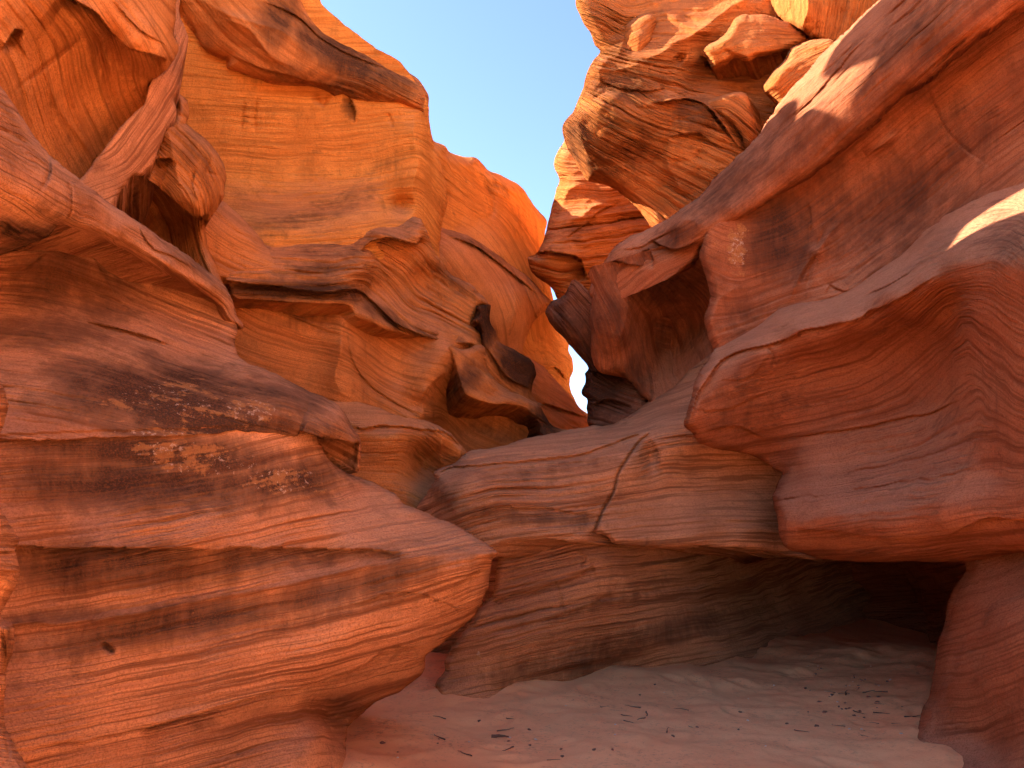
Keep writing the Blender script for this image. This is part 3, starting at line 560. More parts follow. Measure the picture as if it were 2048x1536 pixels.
rock('cliff_mound', [(1050,712,0),(1064,719,.5),(1085,733),(1110,757),(1132,782),(1150,806),(1166,826),(1180,842),(1183,862),(1184,890,0),(1060,900,0),(1040,800,0)],
     [(1060,725,14.2),(1080,760,13.9),(1100,800,13.8),(1140,800,14.6),(1175,845,14.8),(1130,850,13.7),(1090,860,13.4),(1110,765,14.6)],
     ORANGE, CL, roll=(20,0.9), push=(-1.5,3,-.5), feats=[('L',[(1085,808),(1125,818),(1178,838)],.3,10)], strokes=[[(1060,740),(1110,780),(1160,830)],[(1080,800),(1130,820),(1175,845)]], sa=.6, ra=.6, jit=1.0)
# ================================================================== far right dome and the great boulder
rock('sunlit_knob', [(1128,270,.4),(1128,282),(1116,304),(1109,332),(1120,359),(1113,379),(1104,417),(1096,448),(1085,485),(1072,506),(1056,513),(1056,518),(1064,544),(1091,565),(1105,579),(1115,600),(1140,620,0),(1260,640,0),(1360,600,0),(1360,300,0),(1250,200,0)],
     [(1120,310,15.6),(1110,420,15),(1060,515,13.6),(1150,350,15),(1200,300,15.5),(1200,400,14.6),(1150,440,14.2),(1260,450,14.3),(1200,500,13.8),(1280,480,13.9),(1100,515,13.4),(1150,510,13.4),(1150,560,13.9),(1110,575,14),(1080,550,13.9),(1250,560,14),(1200,590,14.1),(1340,400,14.5),(1340,560,14)],
     ORANGE, roll=(24,1.2), push=(3.5,4,0),
     feats=[('L',[(1056,516),(1100,506),(1150,512),(1163,520),(1176,560)],.45,30,5),('R',[(1100,460),(1180,420),(1230,400)],.2,14),('L',[(1130,480),(1180,440),(1240,400)],.12,10),('R',[(1110,440),(1140,380),(1180,366)],.15,14)],
     strokes=[[(1110,340),(1150,360),(1200,380)],[(1100,430),(1160,400),(1230,390)],[(1080,500),(1150,470),(1240,410)],[(1100,505),(1200,495),(1300,480)],[(1130,520),(1200,525),(1300,520)],[(1070,530),(1110,560),(1160,580)]],
     stain_shade=[(1150,470,70,25,-25,.3)], sa=1.5, ra=.9, rib=1.3, crag=.35, origin=base_pt(1200,600,14), jit=1.0)
tag(bpy.data.objects['sunlit_knob'], 'layered knob with sunlit crest and jutting beak left of the great boulder', 'rock')

T = thing('great_boulder', 'great overhanging sandstone head leaning over the slot at upper right', 'boulder', base_pt(1350,450,11))
rock('head', [(1140,-200,0),(1150,-60),(1150,0),(1161,34),(1181,65),(1191,89),(1202,101),(1191,116),(1174,147),(1161,185),(1147,222),(1128,246),(1127,273),(1144,308),(1161,342),(1178,362),(1205,366),(1246,390),(1280,420),(1294,441),(1306,460),(1320,500,0),(1400,480,0),(1500,420,0),(1650,250,0),(1800,60,0),(1850,-200,0)],
     [(1155,0,12.5),(1200,50,12.1),(1200,100,12.1),(1190,120,11.8),(1160,190,11.4),(1130,260,11.6),(1150,310,11.5),(1200,360,11.4),(1300,445,11.2),(1200,150,11.5),(1200,200,11.0),(1200,280,10.9),(1280,150,11.2),(1280,220,10.8),(1280,330,11.1),(1280,400,11.4),(1350,100,11.7),(1400,170,12.0),(1350,220,10.9),(1420,210,10.9),(1370,290,11.0),(1400,340,10.9),(1340,380,11.2),(1450,300,10.8),(1380,400,11),(1480,200,11.5),(1500,240,11.2),(1550,180,11.8),(1450,60,12.0),(1550,80,12.0),(1600,100,11.8),(1700,30,12.2),(1600,0,12.5),(1300,0,12.8),(1400,-50,13.2),(1250,60,12.4),(1700,-200,13.8),(1200,-200,14.2),(1500,-150,13.8),(1300,120,11.6)],
     RUGGED, T, roll=(24,0.9), push=(3.5,3,.5),
     feats=[('R',[(1190,145),(1270,128),(1350,85),(1440,30),(1500,0)],.28,16,10),('R',[(1180,150),(1230,110),(1260,60)],.18,14),('R',[(1290,210),(1340,200),(1410,215),(1440,260),(1490,300)],.25,16),('L',[(1300,205),(1380,200),(1420,218),(1480,300)],.25,30),('L',[(1330,280),(1370,270),(1400,268),(1430,290)],.12,12),('R',[(1330,310),(1345,350),(1370,390)],.16,12),('L',[(1400,110),(1450,135),(1540,120),(1560,110)],.4,40),('R',[(1320,20),(1400,60),(1440,40)],.2,14),
            ('R',[(1165,190),(1155,240),(1175,310),(1230,360)],.18,12),('L',[(1180,150),(1230,175),(1300,180),(1340,170)],.10,16),('R',[(1150,230),(1180,290),(1240,350)],.12,16),('C',[(1350,110),(1365,125)],.25,12),('L',[(1520,170),(1480,185),(1430,192)],.1,14),('R',[(1240,-60),(1300,0),(1340,20)],.15,12)],
     strokes=[[(1160,0),(1220,50),(1240,90)],[(1190,150),(1280,130),(1380,75),(1500,0)],[(1200,110),(1260,80),(1340,10)],[(1160,200),(1180,270),(1230,330),(1290,400)],[(1210,190),(1230,260),(1280,330),(1320,420)],[(1280,190),(1300,260),(1340,330)],[(1340,210),(1430,240),(1490,300)],[(1360,280),(1400,350),(1420,380)],[(1300,160),(1420,170),(1540,130)],[(1500,60),(1600,20),(1700,-60)],[(1400,100),(1500,70),(1600,80)]],
     stain_shade=[(1250,170,80,40,0,.45),(1150,280,40,60,0,.6),(1390,230,60,40,20,.5),(1200,330,70,40,30,.5),(1260,300,80,60,0,.35)], sa=1.3, ra=1.3, rib=1.2, crag=1.0)
rock('ear_lump', [(1250,118),(1246,85),(1252,50),(1275,32),(1300,28),(1313,40),(1308,65),(1292,98),(1272,125),(1248,136,.3)],
     [(1252,110,11.9),(1260,50,12.0),(1300,35,12.0),(1280,75,11.55),(1305,60,11.9),(1265,125,11.6)],
     RUGGED, T, roll=(16,0.5), push=(1,2,0), strokes=[[(1250,90),(1280,80),(1305,55)],[(1252,60),(1280,45),(1308,40)]], sa=1.0, ra=1.0, step=2.0, crag=.6)
rock('snout_lump', [(1408,103),(1418,92),(1431,82),(1455,65),(1478,34),(1515,28),(1550,32),(1590,50),(1625,80),(1612,84),(1588,97),(1560,108),(1533,114),(1512,118),(1499,127),(1480,122),(1468,118),(1450,128),(1427,138),(1418,125)],
     [(1412,105,11.1),(1450,90,11.0),(1440,125,11.2),(1490,60,11.2),(1490,100,10.9),(1540,50,11.3),(1540,95,11.0),(1600,70,11.4),(1615,82,11.5)],
     RUGGED, T, roll=(16,0.5), push=(1,2,.4), strokes=[[(1420,110),(1480,95),(1600,80)],[(1440,80),(1500,50),(1580,55)]], feats=[('C',[(1445,98),(1465,110),(1490,112)],.1,4)], sa=.9, ra=1.3, step=2.0, crag=.6)
rock('cheek_lump', [(1581,98),(1600,88),(1622,80),(1666,80,.2),(1680,120,0),(1600,260,0),(1562,214,.4),(1545,200),(1537,191),(1526,186),(1525,172),(1545,148),(1565,125)],
     [(1590,100,10.6),(1640,100,10.4),(1620,150,10.2),(1560,150,10.3),(1535,180,10.5),(1570,200,10.4),(1620,220,10.4)],
     RUGGED, T, roll=(18,0.5), push=(1.5,2,.2), strokes=[[(1530,180),(1580,130),(1660,100)],[(1560,205),(1620,150)]], sa=.8, ra=1.2, step=2.0, crag=.6)
rock('bright_block', [(1540,-120,0),(1543,0,.5),(1548,27),(1581,51),(1608,68),(1626,80),(1680,90,0),(1780,0,0),(1800,-120,0)],
     [(1548,10,12.0),(1590,20,11.4),(1605,60,11.3),(1618,10,11.2),(1680,30,11.5),(1740,-20,11.8),(1620,75,11.4),(1580,-80,12.2),(1700,-100,12.6)],
     RUGGED, T, roll=(14,0.4), push=(1.5,2,.2), feats=[('R',[(1605,-60),(1618,10),(1606,64)],.2,12)], strokes=[[(1560,0),(1575,30),(1600,60)],[(1620,-20),(1615,50)],[(1700,-40),(1640,70)]], sa=.9, ra=.9, step=2.0, crag=.6)
rock('flake', [(1405,212,.4),(1414,203),(1444,188),(1478,185),(1496,195),(1504,225),(1513,267),(1508,285),(1496,300),(1488,290),(1472,252,.5),(1445,230,.5),(1420,219,.5)],
     [(1410,208,10.9),(1450,195,10.75),(1490,195,10.8),(1450,222,10.65),(1495,240,10.6),(1500,290,10.7)],
     RUGGED, T, roll=(8,0.2), push=(.8,1.2,0), strokes=[[(1410,210),(1460,200),(1500,240)]], sa=.6, ra=.8, step=2.0)

# ================================================================== right: leaning fin, dark recess, middle ridge
rock('rock_fin', [(2300,-420,0),(1950,-240,0),(1830,-60),(1751,3),(1710,44),(1670,82),(1639,113),(1615,143),(1581,178),(1547,222),(1492,297),(1427,359),(1379,410),(1304,456),(1239,485),(1205,525),(1190,548),(1180,585,.5),(1200,610,0),(1300,575,0),(1380,525,0.1),(1405,492,.3),(1461,447,.3),(1519,412,.3),(1587,371,.3),(1638,337,.3),(1690,296,.3),(1741,251,.3),(1792,200,.3),(1861,156,.3),(1912,111,.3),(1980,57,.3),(2048,16,.3),(2300,-120,0)],
     [(1751,10,8.3),(1640,120,8.7),(1550,230,8.9),(1430,370,9.1),(1305,465,9.4),(1240,500,9.35),(1195,560,9.45),(1300,500,9.05),(1250,540,9.2),(1360,440,8.9),(1390,470,8.5),(1390,510,8.7),(1461,420,8.15),(1461,442,8.25),(1587,340,7.7),(1587,368,7.85),(1690,260,7.3),(1690,292,7.45),(1792,160,6.9),(1792,197,7.05),(1912,70,6.4),(1912,107,6.55),(2048,-40,5.9),(2048,10,6.05),(1500,340,8.4),(1600,230,8.0),(1700,140,7.6),(1800,60,7.2),(1900,-50,6.9),(2300,-250,4.8),(1950,-200,7.6)],
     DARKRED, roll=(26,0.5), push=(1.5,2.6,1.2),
     feats=[('R',[(1400,470),(1390,440),(1370,440),(1340,470)],.12,16),('L',[(1300,480),(1340,500),(1400,480)],.2,24),('L',[(1230,500),(1290,490),(1360,455)],.06,10),('L',[(1250,520),(1300,500),(1310,540)],.15,24),('C',[(1620,330),(1680,270),(1720,240)],.03,5),('L',[(1560,250),(1640,180),(1740,70)],.05,10)],
     strokes=[[(1200,560),(1250,510),(1320,470),(1400,420),(1500,330),(1600,220),(1720,80),(1850,-60)],[(1300,520),(1400,480),(1520,400),(1640,320),(1740,240),(1860,140),(2048,0)],[(1450,400),(1600,280),(1750,150),(1950,-20)],[(2048,-40),(2280,-200)]],
     stain_shade=[(1450,380,160,40,-40,.6),(1740,190,420,90,-42,.42),(1800,90,150,50,-42,.5),(1340,480,80,30,-30,.6),(1690,250,80,30,-45,.3)], lichen=[(1380,420,80,20,-40,.35)], sa=1.3, ra=.9, rib=1.3, origin=base_pt(1700,300,7.3))
tag(bpy.data.objects['rock_fin'], 'long dark fin slanting down from upper right with a sunlit patch on its crest', 'rock')

T = thing('rock_recess', 'dark hollowed rock in shadow beneath the low end of the slanting fin', 'rock', base_pt(1250,850,9.6))
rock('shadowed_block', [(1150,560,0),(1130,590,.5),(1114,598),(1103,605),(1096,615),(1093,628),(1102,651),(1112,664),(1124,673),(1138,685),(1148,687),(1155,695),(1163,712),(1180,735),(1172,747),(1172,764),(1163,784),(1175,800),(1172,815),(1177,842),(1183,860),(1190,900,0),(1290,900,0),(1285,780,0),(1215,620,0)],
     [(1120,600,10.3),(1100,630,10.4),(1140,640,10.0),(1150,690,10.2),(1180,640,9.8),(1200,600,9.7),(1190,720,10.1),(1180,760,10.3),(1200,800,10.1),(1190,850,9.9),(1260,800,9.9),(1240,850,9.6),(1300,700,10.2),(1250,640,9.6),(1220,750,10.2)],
     SHADE_BROWN, T, roll=(14,0.6), push=(.8,2.6,0), feats=[('R',[(1120,620),(1150,660),(1180,720)],.15,10),('L',[(1175,745),(1210,740),(1250,760)],.35,24),('L',[(1180,815),(1220,800),(1260,810)],.2,16)],
     strokes=[[(1110,620),(1150,660),(1190,740)],[(1140,600),(1190,660),(1240,760)],[(1170,780),(1220,790),(1280,800)],[(1180,830),(1250,840)]], stain_shade=[(1200,760,80,90,0,1.0),(1130,640,40,60,0,.5)], sa=1.2, ra=1.2, crag=.8)  # dark masks deepen the block's painted shade
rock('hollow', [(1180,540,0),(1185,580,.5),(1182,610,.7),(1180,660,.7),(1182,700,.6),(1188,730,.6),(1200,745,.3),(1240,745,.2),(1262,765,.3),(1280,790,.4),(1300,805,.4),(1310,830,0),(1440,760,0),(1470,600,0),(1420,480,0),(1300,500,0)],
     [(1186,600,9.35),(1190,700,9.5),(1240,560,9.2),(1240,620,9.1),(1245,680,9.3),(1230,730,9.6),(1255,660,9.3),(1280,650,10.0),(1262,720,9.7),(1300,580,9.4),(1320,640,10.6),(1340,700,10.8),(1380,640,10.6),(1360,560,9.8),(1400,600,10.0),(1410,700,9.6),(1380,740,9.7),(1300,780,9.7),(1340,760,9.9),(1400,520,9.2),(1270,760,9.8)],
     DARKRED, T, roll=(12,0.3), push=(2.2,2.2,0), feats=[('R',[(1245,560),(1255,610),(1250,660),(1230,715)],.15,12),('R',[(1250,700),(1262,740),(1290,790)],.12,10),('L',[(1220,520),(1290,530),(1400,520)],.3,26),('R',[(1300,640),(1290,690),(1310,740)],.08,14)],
     strokes=[[(1190,560),(1200,640),(1195,720)],[(1230,540),(1240,640),(1220,730)],[(1290,600),(1310,680),(1320,760)],[(1340,600),(1400,680)],[(1300,560),(1400,570)]], stain_shade=[(1310,560,120,60,0,.65),(1220,640,60,90,0,.5),(1270,760,50,50,0,.6),(1350,650,70,80,0,.35)], sa=.7, ra=.7, rib=.8, crag=.25)  # dark masks paint the recess's shade into its colour

T = thing('rock_ridge', 'low striped sandstone ridge across the canyon with a cracked face above the sand', 'rock', base_pt(1150,1380,7.2))
rock('ridge_top', [(833,1016),(855,985),(869,962),(866,950),(870,942),(903,926),(934,906),(996,892),(1064,875),(1132,862),(1200,851),(1225,845),(1262,828),(1300,801),(1344,773),(1379,739),(1423,706,.3),(1450,720,0),(1480,850,0),(1640,900,0),(1640,1106,0),(1549,1104,.2),(1447,1094,.2),(1344,1091,.2),(1228,1087,.2),(1208,1074,.2),(1184,1067,.2),(1173,1085,.2),(1125,1081,.2),(1036,1081,.2),(1006,1088,.2),(977,1098,.2),(940,1110,0),(800,1100,0),(800,1040,0)],
     [(833,1020,7.6),(868,955,7.5),(850,1050,7.3),(900,935,7.7),(1000,895,8.2),(1130,866,8.8),(1225,848,9.2),(1300,805,9.5),(1380,742,9.3),(1420,710,8.8),(930,950,7.2),(1000,930,7.5),(1100,910,7.8),(1200,890,8.0),(1280,870,8.1),(1300,835,8.7),(1340,830,8.4),(1390,800,8.2),(1340,870,7.95),(1000,1000,7.05),(1100,1000,7.25),(1200,1000,7.4),(1300,960,7.75),(1300,1050,7.4),(1400,940,8.05),(1400,1050,7.5),(1500,960,8.25),(1500,1060,7.6),(1600,1000,8.3),(950,1080,6.85),(1050,1070,6.95),(1200,1062,7.15),(1300,1080,7.3),(1450,1085,7.5),(1550,1100,7.8),(1000,1045,6.95),(1100,960,7.5)],
     RED, T, roll=(16,0.4), push=(1.6,2.2,-.2),
     feats=[('C',[(1300,868),(1283,880),(1262,908),(1234,950),(1226,985),(1205,1020),(1190,1060),(1172,1095)],.12,2.2,8),('B',(1303,912,20,30,.28)),('L',[(875,952),(900,938),(950,930),(1000,925),(1060,921),(1180,905),(1285,868)],.09,10,20),('R',[(1290,866),(1310,885),(1322,920),(1315,945)],.07,8),('L',[(1310,880),(1370,870),(1420,880),(1500,900)],.05,10),('R',[(860,960),(900,1000),(930,1060)],.05,25),('L',[(940,1010),(1100,1020),(1220,1030)],.04,12),('C',[(1190,1060),(1215,1075),(1235,1090)],.06,4)],
     strokes=[[(860,970),(900,945),(1000,925),(1130,905),(1280,870)],[(840,1020),(900,985),(1000,960),(1150,975),(1300,950)],[(850,1050),(950,1010),(1100,1020),(1300,1010),(1550,1000)],[(900,1085),(1000,1065),(1200,1050),(1400,1050),(1580,1040)],[(980,1090),(1100,1075),(1300,1085),(1550,1095)],[(1000,895),(1130,868),(1260,835)],[(1280,850),(1350,790),(1420,720)],[(1330,870),(1400,880),(1520,930)],[(1330,930),(1450,950),(1560,960)]],
     stain_shade=[(1010,1030,90,18,5,.5),(1100,1040,120,20,5,.45),(880,985,30,40,-40,.5),(1150,930,150,14,-8,.35)], lichen=[(1060,1045,60,20,10,.55),(960,985,80,15,0,.3)], sa=1.1, ra=.7, rib=1.1)
rock('ridge_foot', [(940,1085,0),(1000,1060,0),(990,1150,.3),(985,1190,.6),(978,1198),(955,1222),(930,1262),(903,1294),(888,1320),(890,1339),(873,1366),(879,1388,.4),(890,1430,0),(1000,1450,0),(1750,1420,0),(1750,1060,0),(1300,1060,0)],
     [(880,1387,6.78),(941,1389,6.72),(1037,1368,7.15),(1132,1358,7.36),(1242,1334,7.95),(1378,1327,8.1),(1481,1315,8.5),(1600,1308,9.3),(990,1100,7.5),(1100,1100,7.6),(1200,1110,7.6),(1300,1105,8.3),(1420,1110,9.3),(1550,1110,11),(985,1195,7.3),(1100,1180,7.3),(1180,1150,7.4),(1230,1130,7.6),(1200,1200,7.4),(1300,1200,7.9),(1400,1200,8.6),(1500,1200,9.8),(1600,1200,11.2),(900,1310,7.0),(1000,1280,6.95),(1100,1270,7.15),(1300,1280,7.8),(1450,1270,8.6),(1550,1280,9.5),(1000,1350,6.95),(1700,1300,11),(1000,1440,6.6),(1400,1410,7.9)],
     RED, T, roll=(14,0.35), push=(1.6,2.2,0),
     feats=[('L',[(985,1205),(1010,1195),(1060,1180),(1120,1160),(1190,1130)],.12,24,10),('C',[(1108,1160),(1120,1190),(1128,1230)],.04,3),('L',[(1140,1230),(1190,1205),(1230,1180),(1235,1130)],.05,8),('R',[(1160,1095),(1175,1110),(1230,1125)],.05,10),('C',[(1150,1105),(1170,1115),(1165,1130),(1190,1125)],.05,3),('L',[(960,1270),(1120,1225),(1300,1190)],.03,14),('R',[(985,1200),(940,1260),(900,1310)],.06,16)],
     strokes=[[(990,1120),(1080,1100),(1200,1095),(1350,1100)],[(990,1200),(1100,1165),(1220,1130),(1380,1115)],[(940,1270),(1080,1235),(1240,1190),(1420,1150)],[(900,1330),(1060,1290),(1250,1260),(1450,1210),(1600,1150)],[(890,1380),(1050,1350),(1250,1310),(1480,1250),(1620,1190)],[(1250,1330),(1450,1290),(1620,1250)]],
     stain_shade=[(1300,1270,200,30,-14,.55),(1100,1340,200,30,-6,.4),(1200,1210,150,16,-14,.3)], lichen=[(957,1310,10,16,0,1.0)], sa=1.0, ra=.6, rib=1.1)

# ================================================================== right wall
T = thing('canyon_cliff', 'smooth wavy red wall with a deep scooped hollow filling the right side', 'cliff', base_pt(1900,1500,4.9))
rock('varnished_face', [(1415,465,0),(1403,490,.5),(1398,506),(1409,540),(1420,591),(1410,632),(1413,667),(1427,704,.5),(1440,750,0),(1600,660,0),(1750,600,0),(1900,500,0),(2300,400,0),(2300,-260,0),(2048,-60,0),(1700,240,0),(1500,395,0)],
     [(1400,500,8.3),(1420,560,8.1),(1415,640,7.9),(1430,700,7.7),(1440,760,7.6),(1450,480,8.25),(1480,460,8.25),(1500,560,8.1),(1500,640,7.9),(1600,400,8.1),(1620,520,7.9),(1640,590,7.5),(1700,300,7.8),(1750,420,7.7),(1800,520,7.1),(1850,200,7.3),(1900,350,7.2),(1930,450,6.6),(2048,50,6.4),(2048,250,6.4),(2048,350,6.1),(2300,0,5),(2300,300,4.8),(1700,620,7.0),(2300,500,4.6)],
     DARKRED, T, roll=(20,0.6), push=(3,1.6,0),
     feats=[('R',[(1570,630),(1600,560),(1635,500),(1690,430)],.13,18),('C',[(1660,440),(1640,480),(1625,520),(1600,570)],.05,4),('C',[(1640,500),(1622,540),(1615,580)],.05,4),('B',(1632,505,16,12,-.12)),('L',[(1700,560),(1660,570),(1720,590),(1745,600)],.05,12),('L',[(1620,400),(1625,450),(1600,440)],.05,12),('C',[(1850,170),(1900,270),(1990,340)],.03,4),('B',(1750,275,60,30,-.10)),('R',[(1730,310),(1770,290),(1800,260)],.10,12),('R',[(1430,700),(1420,640),(1440,600),(1500,560)],.05,14)],
     strokes=[[(1410,480),(1480,520),(1560,520),(1640,480)],[(1420,560),(1480,600),(1560,560)],[(1420,690),(1480,640),(1560,600),(1700,570)],[(1600,440),(1700,340),(1850,200)],[(1700,560),(1850,450),(2048,300)],[(1800,400),(1900,300),(2048,180)],[(2048,60),(2280,-80)]],
     stain_shade=[(1560,470,90,90,0,.85),(1690,430,100,110,0,.5),(1450,530,40,60,0,.2),(1800,420,150,120,-30,.55),(1900,280,120,120,0,.3),(1480,630,60,50,-40,.4)], lichen=[(1475,500,35,75,0,.85),(1440,490,30,40,0,.6)], sa=.5, ra=.7, rib=.55)
rock('scooped_slab', [(1427,700,.2),(1409,728),(1389,769),(1385,793),(1372,827),(1368,851),(1385,868),(1403,892,.6),(1440,898,.5),(1480,905,.5),(1520,918,.5),(1545,935,.6),(1565,947),(1553,978),(1546,998),(1556,1036),(1560,1073),(1574,1094),(1594,1104),(1649,1118),(1724,1122),(1826,1122),(1929,1122),(2025,1106),(2300,1060,0),(2300,330,0),(2048,365,0),(1900,425,0),(1800,500,0),(1650,580,0),(1500,635,0)],
     [(1425,715,7.5),(1390,790,7.0),(1375,840,6.9),(1400,880,7.1),(1450,740,7.1),(1512,694,6.85),(1601,660,6.45),(1690,643,6.05),(1792,600,5.5),(1854,565,5.15),(1920,530,4.8),(1997,520,4.3),(2048,500,4.1),(2300,450,2.9),(1480,680,7.6),(1560,620,7.7),(1650,600,7.35),(1750,555,6.95),(1850,490,6.45),(1950,410,6.25),(2048,380,5.7),(2300,340,4.5),(1500,640,8.4),(1650,570,8.4),(1800,495,7.6),
      (1450,800,7.05),(1450,860,7.15),(1530,760,6.95),(1530,860,7.3),(1545,915,7.6),(1600,720,6.85),(1600,820,7.05),(1600,920,6.95),(1700,690,6.55),(1700,800,6.85),(1700,900,6.65),(1700,980,6.25),(1800,650,6.15),(1800,760,6.5),(1800,860,6.35),(1800,960,5.85),(1900,600,5.5),(1900,700,5.95),(1900,800,5.9),(1900,900,5.45),(1950,640,4.95),(1950,740,5.3),(1950,850,5.15),(1985,640,4.5),(2010,800,4.5),(2000,950,4.6),(2048,600,4.0),(2048,800,4.1),(2048,950,4.15),(2300,700,2.9),
      (1555,1000,6.8),(1600,1000,6.5),(1600,1055,6.2),(1700,1060,5.8),(1800,1070,5.35),(1900,1065,4.95),(1960,1040,4.65),(2048,1030,4.1),(2300,1000,3.0),(1650,1112,6.6),(1750,1119,6.2),(1900,1116,5.7),(2025,1100,4.8),(1700,1090,6.1)],
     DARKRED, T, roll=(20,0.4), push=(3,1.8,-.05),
     feats=[('L',[(1380,860),(1395,800),(1440,720),(1510,694),(1560,682),(1601,663),(1690,648),(1740,625),(1792,602),(1840,575),(1880,552)],.10,34,90),('L',[(1594,1056),(1656,1060),(1758,1073),(1895,1070),(1946,1046),(1997,1039),(2060,1040)],.12,26,25),('R',[(1560,1000),(1700,990),(1850,970),(2000,900)],.05,40),('L',[(1440,760),(1500,755),(1545,700)],.03,8),('L',[(1390,820),(1460,815),(1540,780)],.05,10),('L',[(1410,860),(1470,850),(1530,880)],.08,16),('L',[(1720,600),(1780,570),(1850,520)],.05,8),('C',[(1530,690),(1548,710),(1545,740)],.04,3),('L',[(1560,880),(1660,860),(1800,840),(1940,800)],.05,20)],
     strokes=[[(1380,830),(1450,800),(1550,790),(1700,760),(1850,700),(1930,640)],[(1390,790),(1450,730),(1550,680),(1700,645),(1850,565),(2000,450)],[(1420,710),(1520,660),(1650,620),(1800,530),(1960,410)],[(1500,650),(1650,590),(1800,500)],[(1390,860),(1500,850),(1650,840),(1800,800),(1900,740)],[(1560,950),(1700,910),(1850,860),(1960,780)],[(1560,1010),(1700,990),(1850,960),(1990,880)],[(1570,1060),(1700,1045),(1850,1050),(1960,1030),(2100,1020)],[(1600,1095),(1750,1105),(1950,1100)],[(1960,640),(1975,720),(1980,800)],[(1900,560),(1950,600),(1965,660)],[(2000,540),(2048,640),(2100,760)],[(1990,700),(2030,800),(2100,900)],[(2020,480),(2100,520),(2280,560)],[(2000,960),(2100,900),(2280,860)]],
     stain_shade=[(1480,770,80,40,-12,.35),(2010,470,60,60,0,.35),(1560,820,150,40,-10,.2)], sa=.8, ra=.45, rib=.9)
rock('pillar', [(1929,1040,0),(1929,1121,.5),(1932,1135),(1926,1155),(1908,1179),(1895,1203),(1891,1231),(1881,1268),(1874,1306),(1871,1325),(1861,1370),(1850,1411),(1833,1452),(1820,1475),(1800,1540,.3),(1780,1700,0),(2300,1700,0),(2300,1030,0)],
     [(1929,1130,5.95),(1900,1210,5.85),(1875,1320,5.75),(1850,1420,5.5),(1826,1475,5.38),(1960,1200,5.35),(1930,1350,5.15),(1900,1460,5.2),(2048,1120,5.25),(2048,1200,4.75),(2048,1350,4.4),(2048,1480,4.3),(1980,1490,4.8),(1881,1503,5.12),(1900,1545,4.72),(2048,1536,4.1),(2300,1300,3.3),(2300,1600,3.1),(1850,1600,4.6),(2300,1060,3.6)],
     DARKRED, T, roll=(26,0.5), push=(3,1.2,0), strokes=[[(1890,1300),(1960,1280),(2100,1200)],[(1860,1400),(1960,1385),(2100,1330)],[(1850,1480),(1960,1470),(2100,1420)],[(1930,1150),(2000,1140),(2100,1100)]], sa=.3, ra=.4, rib=.5)
rock('cave_back', [(1300,1030,0),(1950,1050,0),(1990,1420,0),(1300,1420,0)],
     [(1300,1000,16),(1400,1000,16),(1400,1350,15),(1300,1350,15),(1500,1100,16.5),(1700,1100,11.5),(1900,1100,8.5),(1500,1300,14.6),(1700,1310,15),(1900,1300,8.5),(1750,1200,16),(1600,1200,17),(1850,1200,11),(2050,1200,8.5),(1700,1000,10.5)],
     DARKRED, T, roll=(10,0.1), push=(1.5,2,0), sa=.5, ra=1, step=5.0)
rock('gap_rock', [(700,1000,0),(1100,1000,0),(1100,1420,0),(700,1420,0)],
     [(700,1000,10),(1100,1000,9.5),(700,1400,9.5),(860,1335,9.0),(930,1335,9.0),(900,1200,9.4),(1100,1400,9.0)],
     RED, roll=(10,0.1), push=(-1,3,0), sa=.4, ra=1, step=5.0, origin=base_pt(880,1330,9))
tag(bpy.data.objects['gap_rock'], 'dim lilac wall glimpsed in the gap behind the pointed nose', 'rock')
# ================================================================== sand floor
_r = random.Random(3)
STEPS = [(_r.uniform(-1.2, 3.6), _r.uniform(4.6, 8.2), _r.uniform(0, 3.1), _r.uniform(.008, .018)) for _ in range(30)]   # old footprints
def flat_hit(px, py):
    k = at(px, py, 1.0); t = (CAMZ + .0) / (CAMZ - k[2]); return (float(k[0] * t), float(k[1] * t))
BANKS = [[flat_hit(*q) for q in L] for L in ([(876,1380),(941,1389),(1037,1368),(1132,1358),(1242,1334),(1378,1327),(1481,1315)], [(1861,1370),(1833,1452),(1826,1489),(1881,1503),(1905,1560)], [(690,1470),(710,1520),(745,1580)])]
def ground_z(x, y):
    P = np.c_[x, y, np.zeros_like(x)]
    z = 0.05 * fbm(P / 1.7, 3, 801) + 0.016 * fbm(P / 0.30, 4, 807)
    hump = np.exp(-((x - 4.3) / 1.4) ** 2 - ((y - 8.6) / 1.6) ** 2)
    z = z + 0.20 * hump * (1 + 0.22 * fbm(P / 0.5, 3, 815)) 
    z = z + 0.05 * np.exp(-((x - 1.0) / 1.0) ** 2 - ((y - 8.2) / .7) ** 2)
    for ex, ey, ea, el in STEPS:
        u = (x - ex) * math.cos(ea) + (y - ey) * math.sin(ea); v = -(x - ex) * math.sin(ea) + (y - ey) * math.cos(ea)
        q = (u / .15) ** 2 + (v / .065) ** 2
        z = z - el * np.exp(-q ** 2) + .45 * el * np.exp(-((np.sqrt(q) - 1.45) / .35) ** 2)
    wv = np.clip(.75 + .35 * fbm(P / .5, 2, 841), .3, 1.4)
    for Ln in BANKS:
        b = np.full(len(x), 9.0)
        for (ax, ay), (bx, by) in zip(Ln[:-1], Ln[1:]):
            l2 = (bx - ax) ** 2 + (by - ay) ** 2
            t = np.clip(((x - ax) * (bx - ax) + (y - ay) * (by - ay)) / l2, 0, 1)
            b = np.minimum(b, np.hypot(x - ax - t * (bx - ax), y - ay - t * (by - ay)))
        z = z + 0.038 * wv * np.exp(-b / .13)
    z = z - 0.05
    return z

